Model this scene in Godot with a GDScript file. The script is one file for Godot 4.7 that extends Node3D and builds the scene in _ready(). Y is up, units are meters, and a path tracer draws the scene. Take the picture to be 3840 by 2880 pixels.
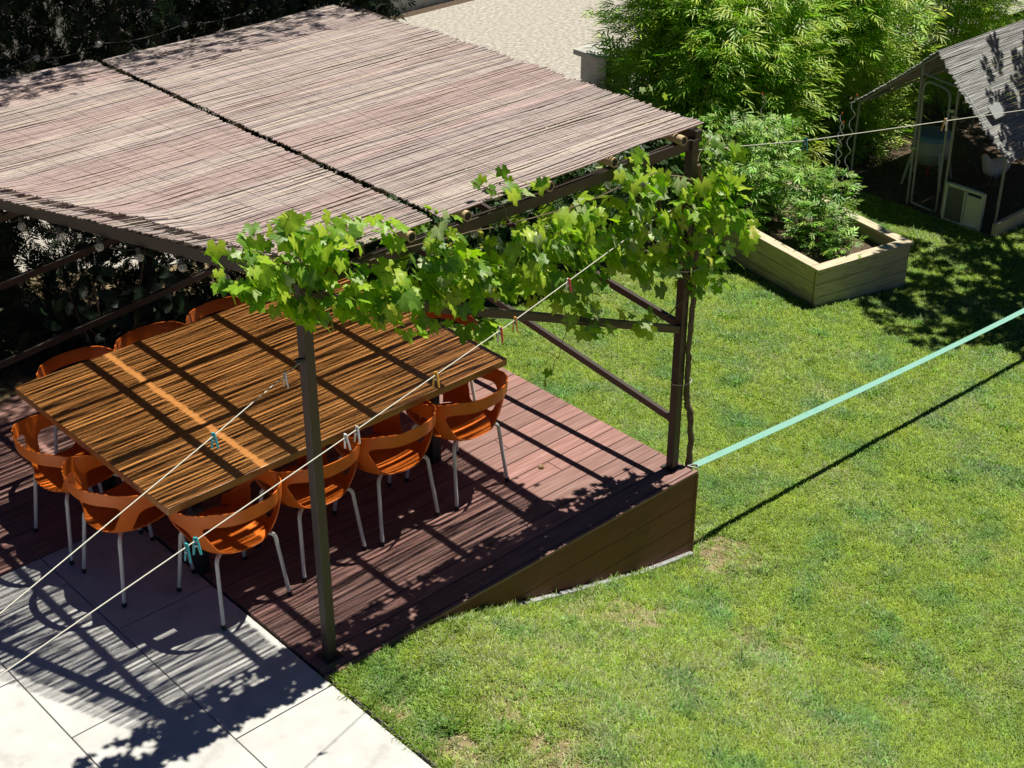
extends Node3D
# A garden seen from a balcony: a deck with a reed-roofed pergola, a long table with
# orange chairs, a grape vine, a lawn with a raised bed, a hen coop and bamboo.
# World axes: x runs along the deck boards, -z across them, y up; the deck top is y = 0.

const SUN_RUN := Vector3(-0.415, -1.0, -0.02)
const CAM := Vector3(0, 5, 0)
const CAM_YAW := -42.4656
const CAM_PITCH := -30.009
const FOV := 28.542

var rng := RandomNumberGenerator.new()
var nz := FastNoiseLite.new()
var taken := {}
var M := {}
var cam: Camera3D

# ------------------------------------------------------------------ mesh builder
class MB:
	var v := PackedVector3Array()
	var n := PackedVector3Array()
	var c := PackedColorArray()
	var u := PackedVector2Array()
	var i := PackedInt32Array()
	var col := Color.WHITE
	func vert(p: Vector3, nn: Vector3, uv := Vector2.ZERO) -> int:
		v.append(p); n.append(nn); c.append(col); u.append(uv)
		return v.size() - 1
	func tri_i(a: int, b: int, d: int) -> void:
		var g := (v[d] - v[a]).cross(v[b] - v[a])
		if g.dot(n[a] + n[b] + n[d]) < 0.0:
			i.append(a); i.append(d); i.append(b)
		else:
			i.append(a); i.append(b); i.append(d)
	func quad_i(a: int, b: int, d: int, e: int) -> void:
		tri_i(a, b, d); tri_i(a, d, e)
	func tri(a: Vector3, b: Vector3, d: Vector3, nn: Vector3) -> void:
		tri_i(vert(a, nn), vert(b, nn), vert(d, nn))
	func quad(a: Vector3, b: Vector3, d: Vector3, e: Vector3, nn: Vector3) -> void:
		quad_i(vert(a, nn, Vector2(0, 0)), vert(b, nn, Vector2(1, 0)), vert(d, nn, Vector2(1, 1)), vert(e, nn, Vector2(0, 1)))
	# chamfered box, centre at ctr, axes from basis b, half sizes h
	func box(ctr: Vector3, h: Vector3, ch := 0.003, b := Basis.IDENTITY) -> void:
		var q := minf(ch, minf(h.x, minf(h.y, h.z)) * 0.6)
		var ids := {}
		for sx: int in [-1, 1]:
			for sy: int in [-1, 1]:
				for sz: int in [-1, 1]:
					for ax in 3:
						var p := Vector3(sx * h.x, sy * h.y, sz * h.z)
						var s := Vector3(sx, sy, sz)
						var nn := Vector3.ZERO
						for k in 3:
							if k == ax: nn[k] = s[k]
							else: p[k] -= s[k] * q
						ids[[sx, sy, sz, ax]] = vert(ctr + b * p, b * nn)
		for ax in 3:
			var k1 := (ax + 1) % 3
			var k2 := (ax + 2) % 3
			for s: int in [-1, 1]:
				var r: Array[int] = []
				for pr: Array in [[-1, -1], [1, -1], [1, 1], [-1, 1]]:
					var key := [0, 0, 0, ax]
					key[ax] = s; key[k1] = pr[0]; key[k2] = pr[1]
					r.append(ids[key])
				quad_i(r[0], r[1], r[2], r[3])
		for ax in 3:            # edges run along ax
			var k1 := (ax + 1) % 3
			var k2 := (ax + 2) % 3
			for s1: int in [-1, 1]:
				for s2: int in [-1, 1]:
					var r: Array[int] = []
					for pr: Array in [[-1, k1], [1, k1], [1, k2], [-1, k2]]:
						var key := [0, 0, 0, pr[1]]
						key[ax] = pr[0]; key[k1] = s1; key[k2] = s2
						r.append(ids[key])
					quad_i(r[0], r[1], r[2], r[3])
		for sx: int in [-1, 1]:
			for sy: int in [-1, 1]:
				for sz: int in [-1, 1]:
					tri_i(ids[[sx, sy, sz, 0]], ids[[sx, sy, sz, 1]], ids[[sx, sy, sz, 2]])
	func beam(a: Vector3, b: Vector3, w: float, hh: float, ch := 0.003) -> void:
		var d := (b - a).normalized()
		var side := d.cross(Vector3.UP)
		if side.length() < 0.05: side = Vector3.BACK
		side = side.normalized()
		var up := side.cross(d).normalized()
		box((a + b) / 2, Vector3((b - a).length() / 2, hh / 2, w / 2), ch, Basis(d, up, side))
	# tube along points with radius per point
	func tube(pts: Array, rad: Array, sides := 6, caps := true) -> void:
		var m := pts.size()
		var ref := Vector3.UP
		var d0: Vector3 = (pts[1] - pts[0]).normalized()
		if absf(d0.dot(ref)) > 0.9: ref = Vector3.RIGHT
		var prev: Array[int] = []
		var first: Array[int] = []
		var e1 := d0.cross(ref).normalized()
		for k in m:
			var d: Vector3
			if k == 0: d = pts[1] - pts[0]
			elif k == m - 1: d = pts[k] - pts[k - 1]
			else: d = pts[k + 1] - pts[k - 1]
			d = d.normalized()
			e1 = (e1 - d * e1.dot(d)).normalized()
			var e2 := d.cross(e1)
			var r: float = rad[mini(k, rad.size() - 1)]
			var ring: Array[int] = []
			for s in sides:
				var an := TAU * s / sides
				var nn := e1 * cos(an) + e2 * sin(an)
				ring.append(vert(pts[k] + nn * r, nn, Vector2(float(s) / sides, float(k))))
			if k > 0:
				for s in sides:
					var t := (s + 1) % sides
					quad_i(prev[s], prev[t], ring[t], ring[s])
			else: first = ring
			prev = ring
		if caps:
			for e in 2:
				var ring: Array[int] = first if e == 0 else prev
				var p: Vector3 = pts[0] if e == 0 else pts[m - 1]
				var dd: Vector3 = (pts[0] - pts[1]).normalized() if e == 0 else (pts[m - 1] - pts[m - 2]).normalized()
				var cc := vert(p, dd)
				var rr: Array[int] = []
				for s in sides: rr.append(vert(v[ring[s]], dd))
				for s in sides: tri_i(cc, rr[s], rr[(s + 1) % sides])
	# lathe round the y axis at ctr: profile of (radius, y)
	func lathe(ctr: Vector3, prof: Array, sides := 24) -> void:
		var prev: Array[int] = []
		for k in prof.size():
			var a: Vector2 = prof[maxi(k - 1, 0)]
			var b: Vector2 = prof[mini(k + 1, prof.size() - 1)]
			var t := (b - a).normalized()
			var pn := Vector2(t.y, -t.x)
			var ring: Array[int] = []
			for s in sides + 1:
				var an := TAU * s / sides
				var p: Vector2 = prof[k]
				ring.append(vert(ctr + Vector3(cos(an) * p.x, p.y, sin(an) * p.x), Vector3(cos(an) * pn.x, pn.y, sin(an) * pn.x).normalized(), Vector2(float(s) / sides, float(k))))
			if k > 0:
				for s in sides: quad_i(prev[s], prev[s + 1], ring[s + 1], ring[s])
			prev = ring
	func mesh() -> ArrayMesh:
		var a := []
		a.resize(Mesh.ARRAY_MAX)
		a[Mesh.ARRAY_VERTEX] = v; a[Mesh.ARRAY_NORMAL] = n; a[Mesh.ARRAY_COLOR] = c
		a[Mesh.ARRAY_TEX_UV] = u; a[Mesh.ARRAY_INDEX] = i
		var m := ArrayMesh.new()
		m.add_surface_from_arrays(Mesh.PRIMITIVE_TRIANGLES, a)
		return m

# ------------------------------------------------------------------ scene helpers
func numbered(called: String) -> String:
	if not taken.has(called):
		taken[called] = 0
		return called
	taken[called] += 1
	return "%s_%03d" % [called, taken[called]]

func tag(o: Node, label: String, category: String, group := "") -> void:
	o.set_meta("label", label); o.set_meta("category", category)
	if group: o.set_meta("group", group)

func thing(called: String, label: String, category: String, at := Vector3.ZERO, turn := 0.0, group := "") -> Node3D:
	var o := Node3D.new()
	o.name = numbered(called)
	add_child(o)
	o.position = at; o.rotation.y = turn
	tag(o, label, category, group)
	return o

func put(called: String, m: Mesh, mt: Material, parent: Node, at := Vector3.ZERO) -> MeshInstance3D:
	var o := MeshInstance3D.new()
	o.mesh = m
	o.material_override = mt
	if parent == self: o.name = numbered(called)
	else: o.name = called
	parent.add_child(o, true)
	o.position = at
	return o

func structure(called: String, m: Mesh, mt: Material, at := Vector3.ZERO) -> MeshInstance3D:
	var o := put(called, m, mt, self, at)
	o.set_meta("kind", "structure")
	return o

func stuff(called: String, m: Mesh, mt: Material, parent: Node, xf: Array, cols: Array = []) -> MultiMeshInstance3D:
	var mm := MultiMesh.new()
	mm.transform_format = MultiMesh.TRANSFORM_3D
	mm.use_colors = cols.size() > 0
	mm.mesh = m
	mm.instance_count = xf.size()
	for k in xf.size():
		mm.set_instance_transform(k, xf[k])
		if cols.size() > 0: mm.set_instance_color(k, cols[k])
	var o := MultiMeshInstance3D.new()
	o.multimesh = mm
	o.material_override = mt
	if parent == self: o.name = numbered(called)
	else: o.name = called
	parent.add_child(o, true)
	o.set_meta("kind", "stuff")
	return o

func lin(r: float, g: float, b: float) -> Color:
	return Color(r, g, b).linear_to_srgb()

func mat(r: float, g: float, b: float, rough := 0.6, metal := 0.0) -> StandardMaterial3D:
	var m := StandardMaterial3D.new()
	m.albedo_color = lin(r, g, b)
	m.roughness = rough
	m.metallic = metal
	return m

func vmat(rough := 0.6, back := Color(0, 0, 0)) -> StandardMaterial3D:
	var m := StandardMaterial3D.new()
	m.vertex_color_use_as_albedo = true
	m.roughness = rough
	if back != Color(0, 0, 0):
		m.backlight_enabled = true
		m.backlight = back
	m.cull_mode = BaseMaterial3D.CULL_DISABLED
	return m

# a tiling colour texture: noise between the given linear colours
func noise_tex(seed_: int, size: int, freq: float, oct: int, ramp: Array, ridged := false) -> ImageTexture:
	var f := FastNoiseLite.new()
	f.seed = seed_; f.frequency = freq; f.fractal_octaves = oct
	f.noise_type = FastNoiseLite.TYPE_SIMPLEX_SMOOTH
	f.fractal_type = FastNoiseLite.FRACTAL_RIDGED if ridged else FastNoiseLite.FRACTAL_FBM
	var img := f.get_seamless_image(size, size)
	img.convert(Image.FORMAT_L8)
	var src := img.get_data()
	var table := PackedByteArray()
	for k in 256:
		var t := k / 255.0 * (ramp.size() - 1)
		var a: Color = ramp[int(floor(t))]
		var b: Color = ramp[mini(int(floor(t)) + 1, ramp.size() - 1)]
		var cc := a.lerp(b, t - floor(t)).linear_to_srgb()
		table.append(int(clampf(cc.r, 0, 1) * 255)); table.append(int(clampf(cc.g, 0, 1) * 255)); table.append(int(clampf(cc.b, 0, 1) * 255))
	var out := PackedByteArray()
	out.resize(size * size * 3)
	for k in size * size:
		var s := src[k] * 3
		out[k * 3] = table[s]; out[k * 3 + 1] = table[s + 1]; out[k * 3 + 2] = table[s + 2]
	return ImageTexture.create_from_image(Image.create_from_data(size, size, false, Image.FORMAT_RGB8, out))

func height_tex(seed_: int, size: int, freq: float, oct: int) -> ImageTexture:
	return noise_tex(seed_, size, freq, oct, [Color(0, 0, 0), Color(1, 1, 1)])

func tri_mat(tex: Texture2D, sc: Vector3, rough: float, offset := Vector3.ZERO) -> StandardMaterial3D:
	var m := StandardMaterial3D.new()
	m.albedo_texture = tex
	m.uv1_triplanar = true
	m.uv1_scale = sc
	m.uv1_offset = offset
	m.roughness = rough
	return m

func ground_y(x: float) -> float:
	var kx := [-50.0, 3.2, 3.8, 4.1, 4.5, 5.0, 5.7, 6.2, 8.0, 10.0, 12.0, 16.0, 60.0]
	var ky := [-0.03, -0.03, -0.04, -0.09, -0.25, -0.39, -0.59, -0.65, -0.81, -0.99, -1.14, -1.3, -1.3]
	for k in kx.size() - 1:
		if x <= kx[k + 1]:
			return lerpf(ky[k], ky[k + 1], clampf((x - kx[k]) / (kx[k + 1] - kx[k]), 0, 1))
	return -1.3

func lawn_y(x: float) -> float:   # smoothed
	return (ground_y(x - 0.16) + ground_y(x - 0.08) + ground_y(x) + ground_y(x + 0.08) + ground_y(x + 0.16)) / 5.0

func rr(a: float, b: float) -> float:
	return rng.randf_range(a, b)

func vary(r: float, g: float, b: float, amount: float) -> Color:
	var k := 1.0 + rr(-amount, amount)
	return Color(r * k * (1 + rr(-amount, amount) * 0.3), g * k, b * k * (1 + rr(-amount, amount) * 0.3))

func in_view(p: Vector3, margin: float) -> bool:
	var q := cam.global_transform.affine_inverse() * p
	if q.z > -0.5: return false
	var t := tan(deg_to_rad(FOV / 2))
	return absf(q.y / -q.z) < t * margin and absf(q.x / -q.z) < t * 4.0 / 3.0 * margin

# ------------------------------------------------------------------ main
func _ready() -> void:
	rng.seed = 20240611
	nz.seed = 7; nz.frequency = 1.0
	cam = Camera3D.new()
	cam.name = "camera"
	add_child(cam)
	cam.position = CAM
	cam.rotation_degrees = Vector3(CAM_PITCH, CAM_YAW, 0)
	cam.fov = FOV
	cam.near = 0.1
	cam.far = 600.0
	cam.current = true
	var sky_m := ProceduralSkyMaterial.new()
	sky_m.sky_top_color = Color(0.26, 0.43, 0.74)
	sky_m.sky_horizon_color = Color(0.58, 0.72, 0.88)
	sky_m.sky_curve = 0.12
	sky_m.ground_bottom_color = Color(0.30, 0.30, 0.26)
	sky_m.ground_horizon_color = Color(0.55, 0.62, 0.68)
	sky_m.sun_angle_max = 3.0
	var sky := Sky.new()
	sky.sky_material = sky_m
	var env := Environment.new()
	env.background_mode = Environment.BG_SKY
	env.sky = sky
	env.background_energy_multiplier = 0.15
	env.tonemap_mode = Environment.TONE_MAPPER_LINEAR
	env.tonemap_exposure = 1.38
	env.sdfgi_enabled = true
	env.ssao_enabled = true
	env.ssil_enabled = true
	var we := WorldEnvironment.new()
	we.name = "world_environment"
	we.environment = env
	add_child(we)
	var sun := DirectionalLight3D.new()
	sun.name = "sun"
	add_child(sun)
	sun.basis = Basis.looking_at(SUN_RUN.normalized(), Vector3.BACK)
	sun.light_energy = 1.5
	sun.light_color = Color(1.0, 0.975, 0.925)
	sun.light_angular_distance = 0.5
	sun.shadow_enabled = true
	materials()
	terrain()
	paving()
	deck()
	far_side()
	pergola()
	table_and_chairs()
	grape_vine()
	clothesline()
	string_lights()
	raised_bed()
	coop()
	slackline()
	hedge()
	bamboo()
	shade_tree()
	grass()
	small_things()

func materials() -> void:
	M.steel = mat(0.055, 0.042, 0.034, 0.42)
	M.steel.metallic_specular = 0.5
	M.white_tube = mat(0.78, 0.77, 0.73, 0.35)
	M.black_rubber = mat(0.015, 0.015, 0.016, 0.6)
	M.orange = tri_mat(noise_tex(23, 256, 0.012, 5, [Color(0.64, 0.135, 0.012), Color(0.74, 0.165, 0.014), Color(0.80, 0.20, 0.025)]), Vector3(1.6, 1.6, 1.6), 0.42)
	M.orange.uv1_world_triplanar = true
	M.rope = mat(0.62, 0.62, 0.52, 0.8)
	M.galv = mat(0.42, 0.43, 0.42, 0.45, 0.6)
	M.pipe = mat(0.33, 0.35, 0.34, 0.5, 0.2)
	M.netting = mat(0.06, 0.06, 0.06, 0.6)
	M.bamboo_pole = tri_mat(noise_tex(31, 128, 0.03, 3, [Color(0.42, 0.30, 0.15), Color(0.62, 0.50, 0.28)]), Vector3(4, 4, 0.8), 0.55)
	# deck boards: reddish brown composite, weathered in streaks
	var dt := noise_tex(11, 512, 0.012, 5, [Color(0.22, 0.112, 0.092), Color(0.30, 0.16, 0.132), Color(0.35, 0.195, 0.165), Color(0.45, 0.285, 0.245)])
	M.deck = []
	for k in 6:
		var m := tri_mat(dt, Vector3(0.32, 5.0, 5.0), 0.62, Vector3(k * 0.37, k * 0.21, k * 0.43))
		var t := 0.76 + 0.05 * k
		m.albedo_color = lin(t, t * (1.0 - 0.012 * k), t * (1.0 - 0.01 * k))
		M.deck.append(m)
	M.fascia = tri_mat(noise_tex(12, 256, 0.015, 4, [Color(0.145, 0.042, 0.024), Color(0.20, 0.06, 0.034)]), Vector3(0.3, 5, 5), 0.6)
	M.tabletop = tri_mat(noise_tex(13, 512, 0.012, 5, [Color(0.36, 0.145, 0.04), Color(0.45, 0.188, 0.05), Color(0.50, 0.22, 0.06), Color(0.57, 0.27, 0.08)]), Vector3(0.22, 3.5, 3.5), 0.36)
	M.tabletop.clearcoat_enabled = true
	M.tabletop.clearcoat = 0.5
	M.tabletop.clearcoat_roughness = 0.22
	var ct := noise_tex(14, 512, 0.01, 6, [Color(0.42, 0.42, 0.395), Color(0.555, 0.555, 0.53), Color(0.585, 0.585, 0.56), Color(0.65, 0.65, 0.625)])
	M.tile = []
	for k in 4:
		var m := tri_mat(ct, Vector3(0.9, 0.9, 0.9), 0.75, Vector3(k * 0.31, 0, k * 0.47))
		m.albedo_color = lin(0.97 - 0.02 * k, 0.97 - 0.02 * k, 0.97 - 0.018 * k)
		M.tile.append(m)
	M.mortar = mat(0.10, 0.095, 0.09, 0.9)
	M.asphalt = tri_mat(noise_tex(15, 1024, 0.035, 5, [Color(0.18, 0.17, 0.145), Color(0.34, 0.32, 0.275), Color(0.42, 0.395, 0.34), Color(0.62, 0.58, 0.50)]), Vector3(0.35, 0.35, 0.35), 0.95)
	M.concrete = tri_mat(noise_tex(16, 256, 0.02, 5, [Color(0.30, 0.29, 0.27), Color(0.46, 0.45, 0.42), Color(0.52, 0.51, 0.48)]), Vector3(0.8, 0.8, 0.8), 0.85)
	M.kerb = tri_mat(noise_tex(17, 256, 0.03, 5, [Color(0.20, 0.21, 0.21), Color(0.38, 0.39, 0.39)]), Vector3(1.5, 1.5, 1.5), 0.85)
	M.soil = tri_mat(noise_tex(18, 512, 0.03, 6, [Color(0.10, 0.075, 0.035), Color(0.20, 0.15, 0.075), Color(0.27, 0.215, 0.115), Color(0.36, 0.30, 0.18)]), Vector3(0.9, 0.9, 0.9), 0.95)
	M.earth = tri_mat(noise_tex(19, 512, 0.04, 6, [Color(0.03, 0.02, 0.012), Color(0.09, 0.06, 0.035), Color(0.16, 0.12, 0.08)]), Vector3(1.2, 1.2, 1.2), 0.95)
	var pt := noise_tex(20, 512, 0.014, 5, [Color(0.34, 0.28, 0.18), Color(0.53, 0.45, 0.30), Color(0.61, 0.53, 0.37), Color(0.70, 0.62, 0.45)])
	M.timber = []
	for k in 4:
		M.timber.append(tri_mat(pt, Vector3(0.5, 4.5, 4.5), 0.7, Vector3(k * 0.29, k * 0.41, k * 0.17)))
	M.bark = tri_mat(noise_tex(21, 256, 0.05, 5, [Color(0.05, 0.035, 0.022), Color(0.17, 0.125, 0.08), Color(0.26, 0.20, 0.13)]), Vector3(6, 1.2, 6), 0.9)
	M.leaf = vmat(0.42, Color(0.85, 1.0, 0.25))
	M.foliage = vmat(0.45, Color(0.7, 0.9, 0.25))
	M.grassmat = vmat(0.5, Color(0.8, 1.0, 0.3))
	M.reed = vmat(0.75)
	M.reed.albedo_texture = noise_tex(22, 256, 0.03, 4, [Color(0.55, 0.53, 0.52), Color(1, 1, 1), Color(1, 1, 1)])
	M.reed.uv1_triplanar = true
	M.reed.uv1_scale = Vector3(3.0, 12, 12)
	M.wire = mat(0.10, 0.09, 0.08, 0.5, 0.3)

# ------------------------------------------------------------------ terrain
func terrain() -> void:
	var g := MB.new()
	g.quad(Vector3(-200, -1.5, -260), Vector3(260, -1.5, -260), Vector3(260, -1.5, 120), Vector3(-200, -1.5, 120), Vector3.UP)
	structure("ground", g.mesh(), M.earth)
	var b := MB.new()
	var xs: Array[float] = []
	var x := 3.22
	while x < 8.0: xs.append(x); x += 0.12
	while x < 22.0: xs.append(x); x += 0.5
	var z0 := -10.6
	var z1 := 3.0
	var nzz := 60
	for k in xs.size() - 1:
		for j in nzz:
			var za := lerpf(z0, z1, float(j) / nzz)
			var zb := lerpf(z0, z1, float(j + 1) / nzz)
			var p: Array[int] = []
			for q: Vector2 in [Vector2(xs[k], za), Vector2(xs[k + 1], za), Vector2(xs[k + 1], zb), Vector2(xs[k], zb)]:
				var sl := (lawn_y(q.x + 0.05) - lawn_y(q.x - 0.05)) / 0.1
				var bump := 0.008 * nz.get_noise_2d(q.x * 2.0, q.y * 2.0)
				p.append(b.vert(Vector3(q.x, lawn_y(q.x) + bump, q.y), Vector3(-sl, 1, 0).normalized()))
			b.quad_i(p[0], p[1], p[2], p[3])
	structure("lawn", b.mesh(), M.soil)

func paving() -> void:
	var base := MB.new()
	base.box(Vector3(0.6, -0.10, -3.4), Vector3(2.605, 0.06, 3.33), 0.005)
	base.box(Vector3(3.22, -0.06, -1.6), Vector3(0.004, 0.05, 3.3), 0.001)
	var p := structure("pavement", base.mesh(), M.mortar)
	var tw := 0.567
	var tl := 1.09
	var full := MB.new()
	full.box(Vector3.ZERO, Vector3(tw / 2 - 0.003, 0.015, tl / 2 - 0.003), 0.0025)
	var fm := full.mesh()
	for ci in 7:
		var x1 := 3.202 - ci * tw
		var z := -4.81 if ci % 2 == 0 else -5.34
		z += 4 * tl
		while z > -6.74:
			var za := z
			var zb := maxf(z - tl, -6.742)
			if za - zb > 0.05:
				var o: MeshInstance3D
				var at := Vector3(x1 - tw / 2, -0.025 + rr(-0.0006, 0.0006), (za + zb) / 2)
				if za - zb > tl - 0.01: o = put("tile", fm, M.tile[rng.randi() % 4], p, at)
				else:
					var cut := MB.new()
					cut.box(Vector3.ZERO, Vector3(tw / 2 - 0.003, 0.015, (za - zb) / 2 - 0.003), 0.0025)
					o = put("tile", cut.mesh(), M.tile[rng.randi() % 4], p, at)
				o.rotation.x = rr(-0.0006, 0.0006)
			z -= tl

func deck() -> void:
	var d := thing("wooden_deck", "raised terrace of reddish brown boards under the reed pergola", "deck", Vector3(4.5, 0, -6.5))
	var off := Vector3(-4.5, 0, 6.5)
	var pitch := 0.1325
	var zf := -4.886
	var meshes := {}
	var row := 0
	var z := zf
	while z > -8.35:
		var zc := z - pitch / 2
		var x0 := 3.212 if zc > -6.75 else 0.4
		var cuts: Array[float] = [x0]
		if x0 > 3: cuts.append([3.9, 4.72, 5.3][row * 2 % 3] + rr(-0.15, 0.15))
		else:
			cuts.append(2.0 + rr(-0.3, 0.3)); cuts.append([4.1, 5.0][row % 2] + rr(-0.2, 0.2))
		cuts.append(5.95)
		for k in cuts.size() - 1:
			var a := cuts[k] + 0.0015
			var b2 := cuts[k + 1] - 0.0015
			var m := MB.new()
			m.box(Vector3.ZERO, Vector3((b2 - a) / 2, 0.011, pitch / 2 - 0.0028), 0.002)
			var o := put("board", m.mesh(), M.deck[rng.randi() % 6], d, Vector3((a + b2) / 2, -0.011 + rr(-0.0008, 0.0008), zc) + off)
			o.rotation.x = rr(-0.003, 0.003)
		z -= pitch
		row += 1
	# joists and dark core below the boards
	var core := MB.new()
	core.box(Vector3(4.58, -0.33, -6.6) + off, Vector3(1.355, 0.302, 1.70), 0.005)
	core.box(Vector3(1.85, -0.10, -7.55) + off, Vector3(1.36, 0.07, 0.75), 0.005)
	put("joist_frame", core.mesh(), M.black_rubber, d)
	# fascia boards, front and the side that faces the lawn
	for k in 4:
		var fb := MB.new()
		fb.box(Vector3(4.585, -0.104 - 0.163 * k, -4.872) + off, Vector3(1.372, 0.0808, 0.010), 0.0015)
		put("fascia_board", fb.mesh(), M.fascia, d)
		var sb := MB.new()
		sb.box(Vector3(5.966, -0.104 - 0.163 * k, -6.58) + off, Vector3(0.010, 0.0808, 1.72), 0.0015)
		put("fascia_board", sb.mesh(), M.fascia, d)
	var trim := MB.new()
	trim.box(Vector3(4.585, -0.012, -4.872) + off, Vector3(1.382, 0.0105, 0.0115), 0.002)
	put("edge_trim", trim.mesh(), M.deck[2], d)
	# thin concrete kerb under the fascia
	var kb := thing("concrete_kerb", "thin grey concrete kerb sunk in the grass along the deck fascia", "kerb", Vector3(4.9, -0.4, -4.82))
	var kx := 3.95
	while kx < 5.95:
		var e := minf(kx + 0.5, 5.97)
		var m := MB.new()
		m.beam(Vector3(kx + 0.003, lawn_y(kx) - 0.005, -4.838) - kb.position, Vector3(e - 0.003, lawn_y(e) - 0.005, -4.838 - 0.01 * rng.randf()) - kb.position, 0.035, 0.075, 0.006)
		put("kerb_stone", m.mesh(), M.kerb, kb)
		kx += 0.5

# ------------------------------------------------------------------ beyond the garden
func far_side() -> void:
	var a := MB.new()
	a.quad(Vector3(-30, -1.24, -16.7), Vector3(60, -1.24, -16.7), Vector3(60, -1.24, -10.95), Vector3(-30, -1.24, -10.95), Vector3.UP)
	structure("road", a.mesh(), M.asphalt)
	# low wall on the far side of the road
	var w := thing("far_wall", "pale rendered wall on the far side of the sunny road", "wall", Vector3(13, -1.24, -17))
	var m := MB.new()
	m.box(Vector3(0, 0.65, 0), Vector3(30, 0.65, 0.12), 0.01)
	put("wall_body", m.mesh(), M.concrete, w)
	m = MB.new()
	m.box(Vector3(0, 1.33, 0), Vector3(30, 0.03, 0.17), 0.01)
	put("coping", m.mesh(), M.concrete, w)
	# gate pillar with its cap and the dark fence beside it
	var p := thing("gate_pillar", "pale grey masonry pillar with a flat cap, half hidden by bamboo", "pillar", Vector3(11.30, -1.28, -10.87))
	m = MB.new()
	m.box(Vector3(0, 0.64, 0), Vector3(0.19, 0.64, 0.19), 0.008)
	put("shaft", m.mesh(), M.concrete, p)
	m = MB.new()
	m.box(Vector3(0, 1.315, 0), Vector3(0.25, 0.032, 0.25), 0.01)
	put("cap", m.mesh(), M.concrete, p)
	var f := thing("dark_fence", "dark metal fence panel running up to the gate pillar", "fence", Vector3(9.2, -1.28, -10.87))
	for k in 2:
		m = MB.new()
		m.box(Vector3(-0.05, 0.12 + 0.86 * k, 0), Vector3(1.88, 0.025, 0.02), 0.004)
		put("rail", m.mesh(), M.steel, f)
	for k in 24:
		m = MB.new()
		m.box(Vector3(-1.88 + k * 0.16, 0.54, 0), Vector3(0.06, 0.40, 0.008), 0.002)
		put("slat", m.mesh(), M.steel, f)
	for k in 3:
		m = MB.new()
		m.box(Vector3(-1.9 + k * 1.85, 0.53, 0.03), Vector3(0.025, 0.53, 0.025), 0.003)
		put("fence_post", m.mesh(), M.steel, f)

# ------------------------------------------------------------------ pergola
func left_x(z: float) -> float:      # slanting left beam
	return 3.015 + 0.345 * (z + 6.12)

func reed_left(z: float) -> float:
	return 3.005 + 0.375 * (z + 5.9)

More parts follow.
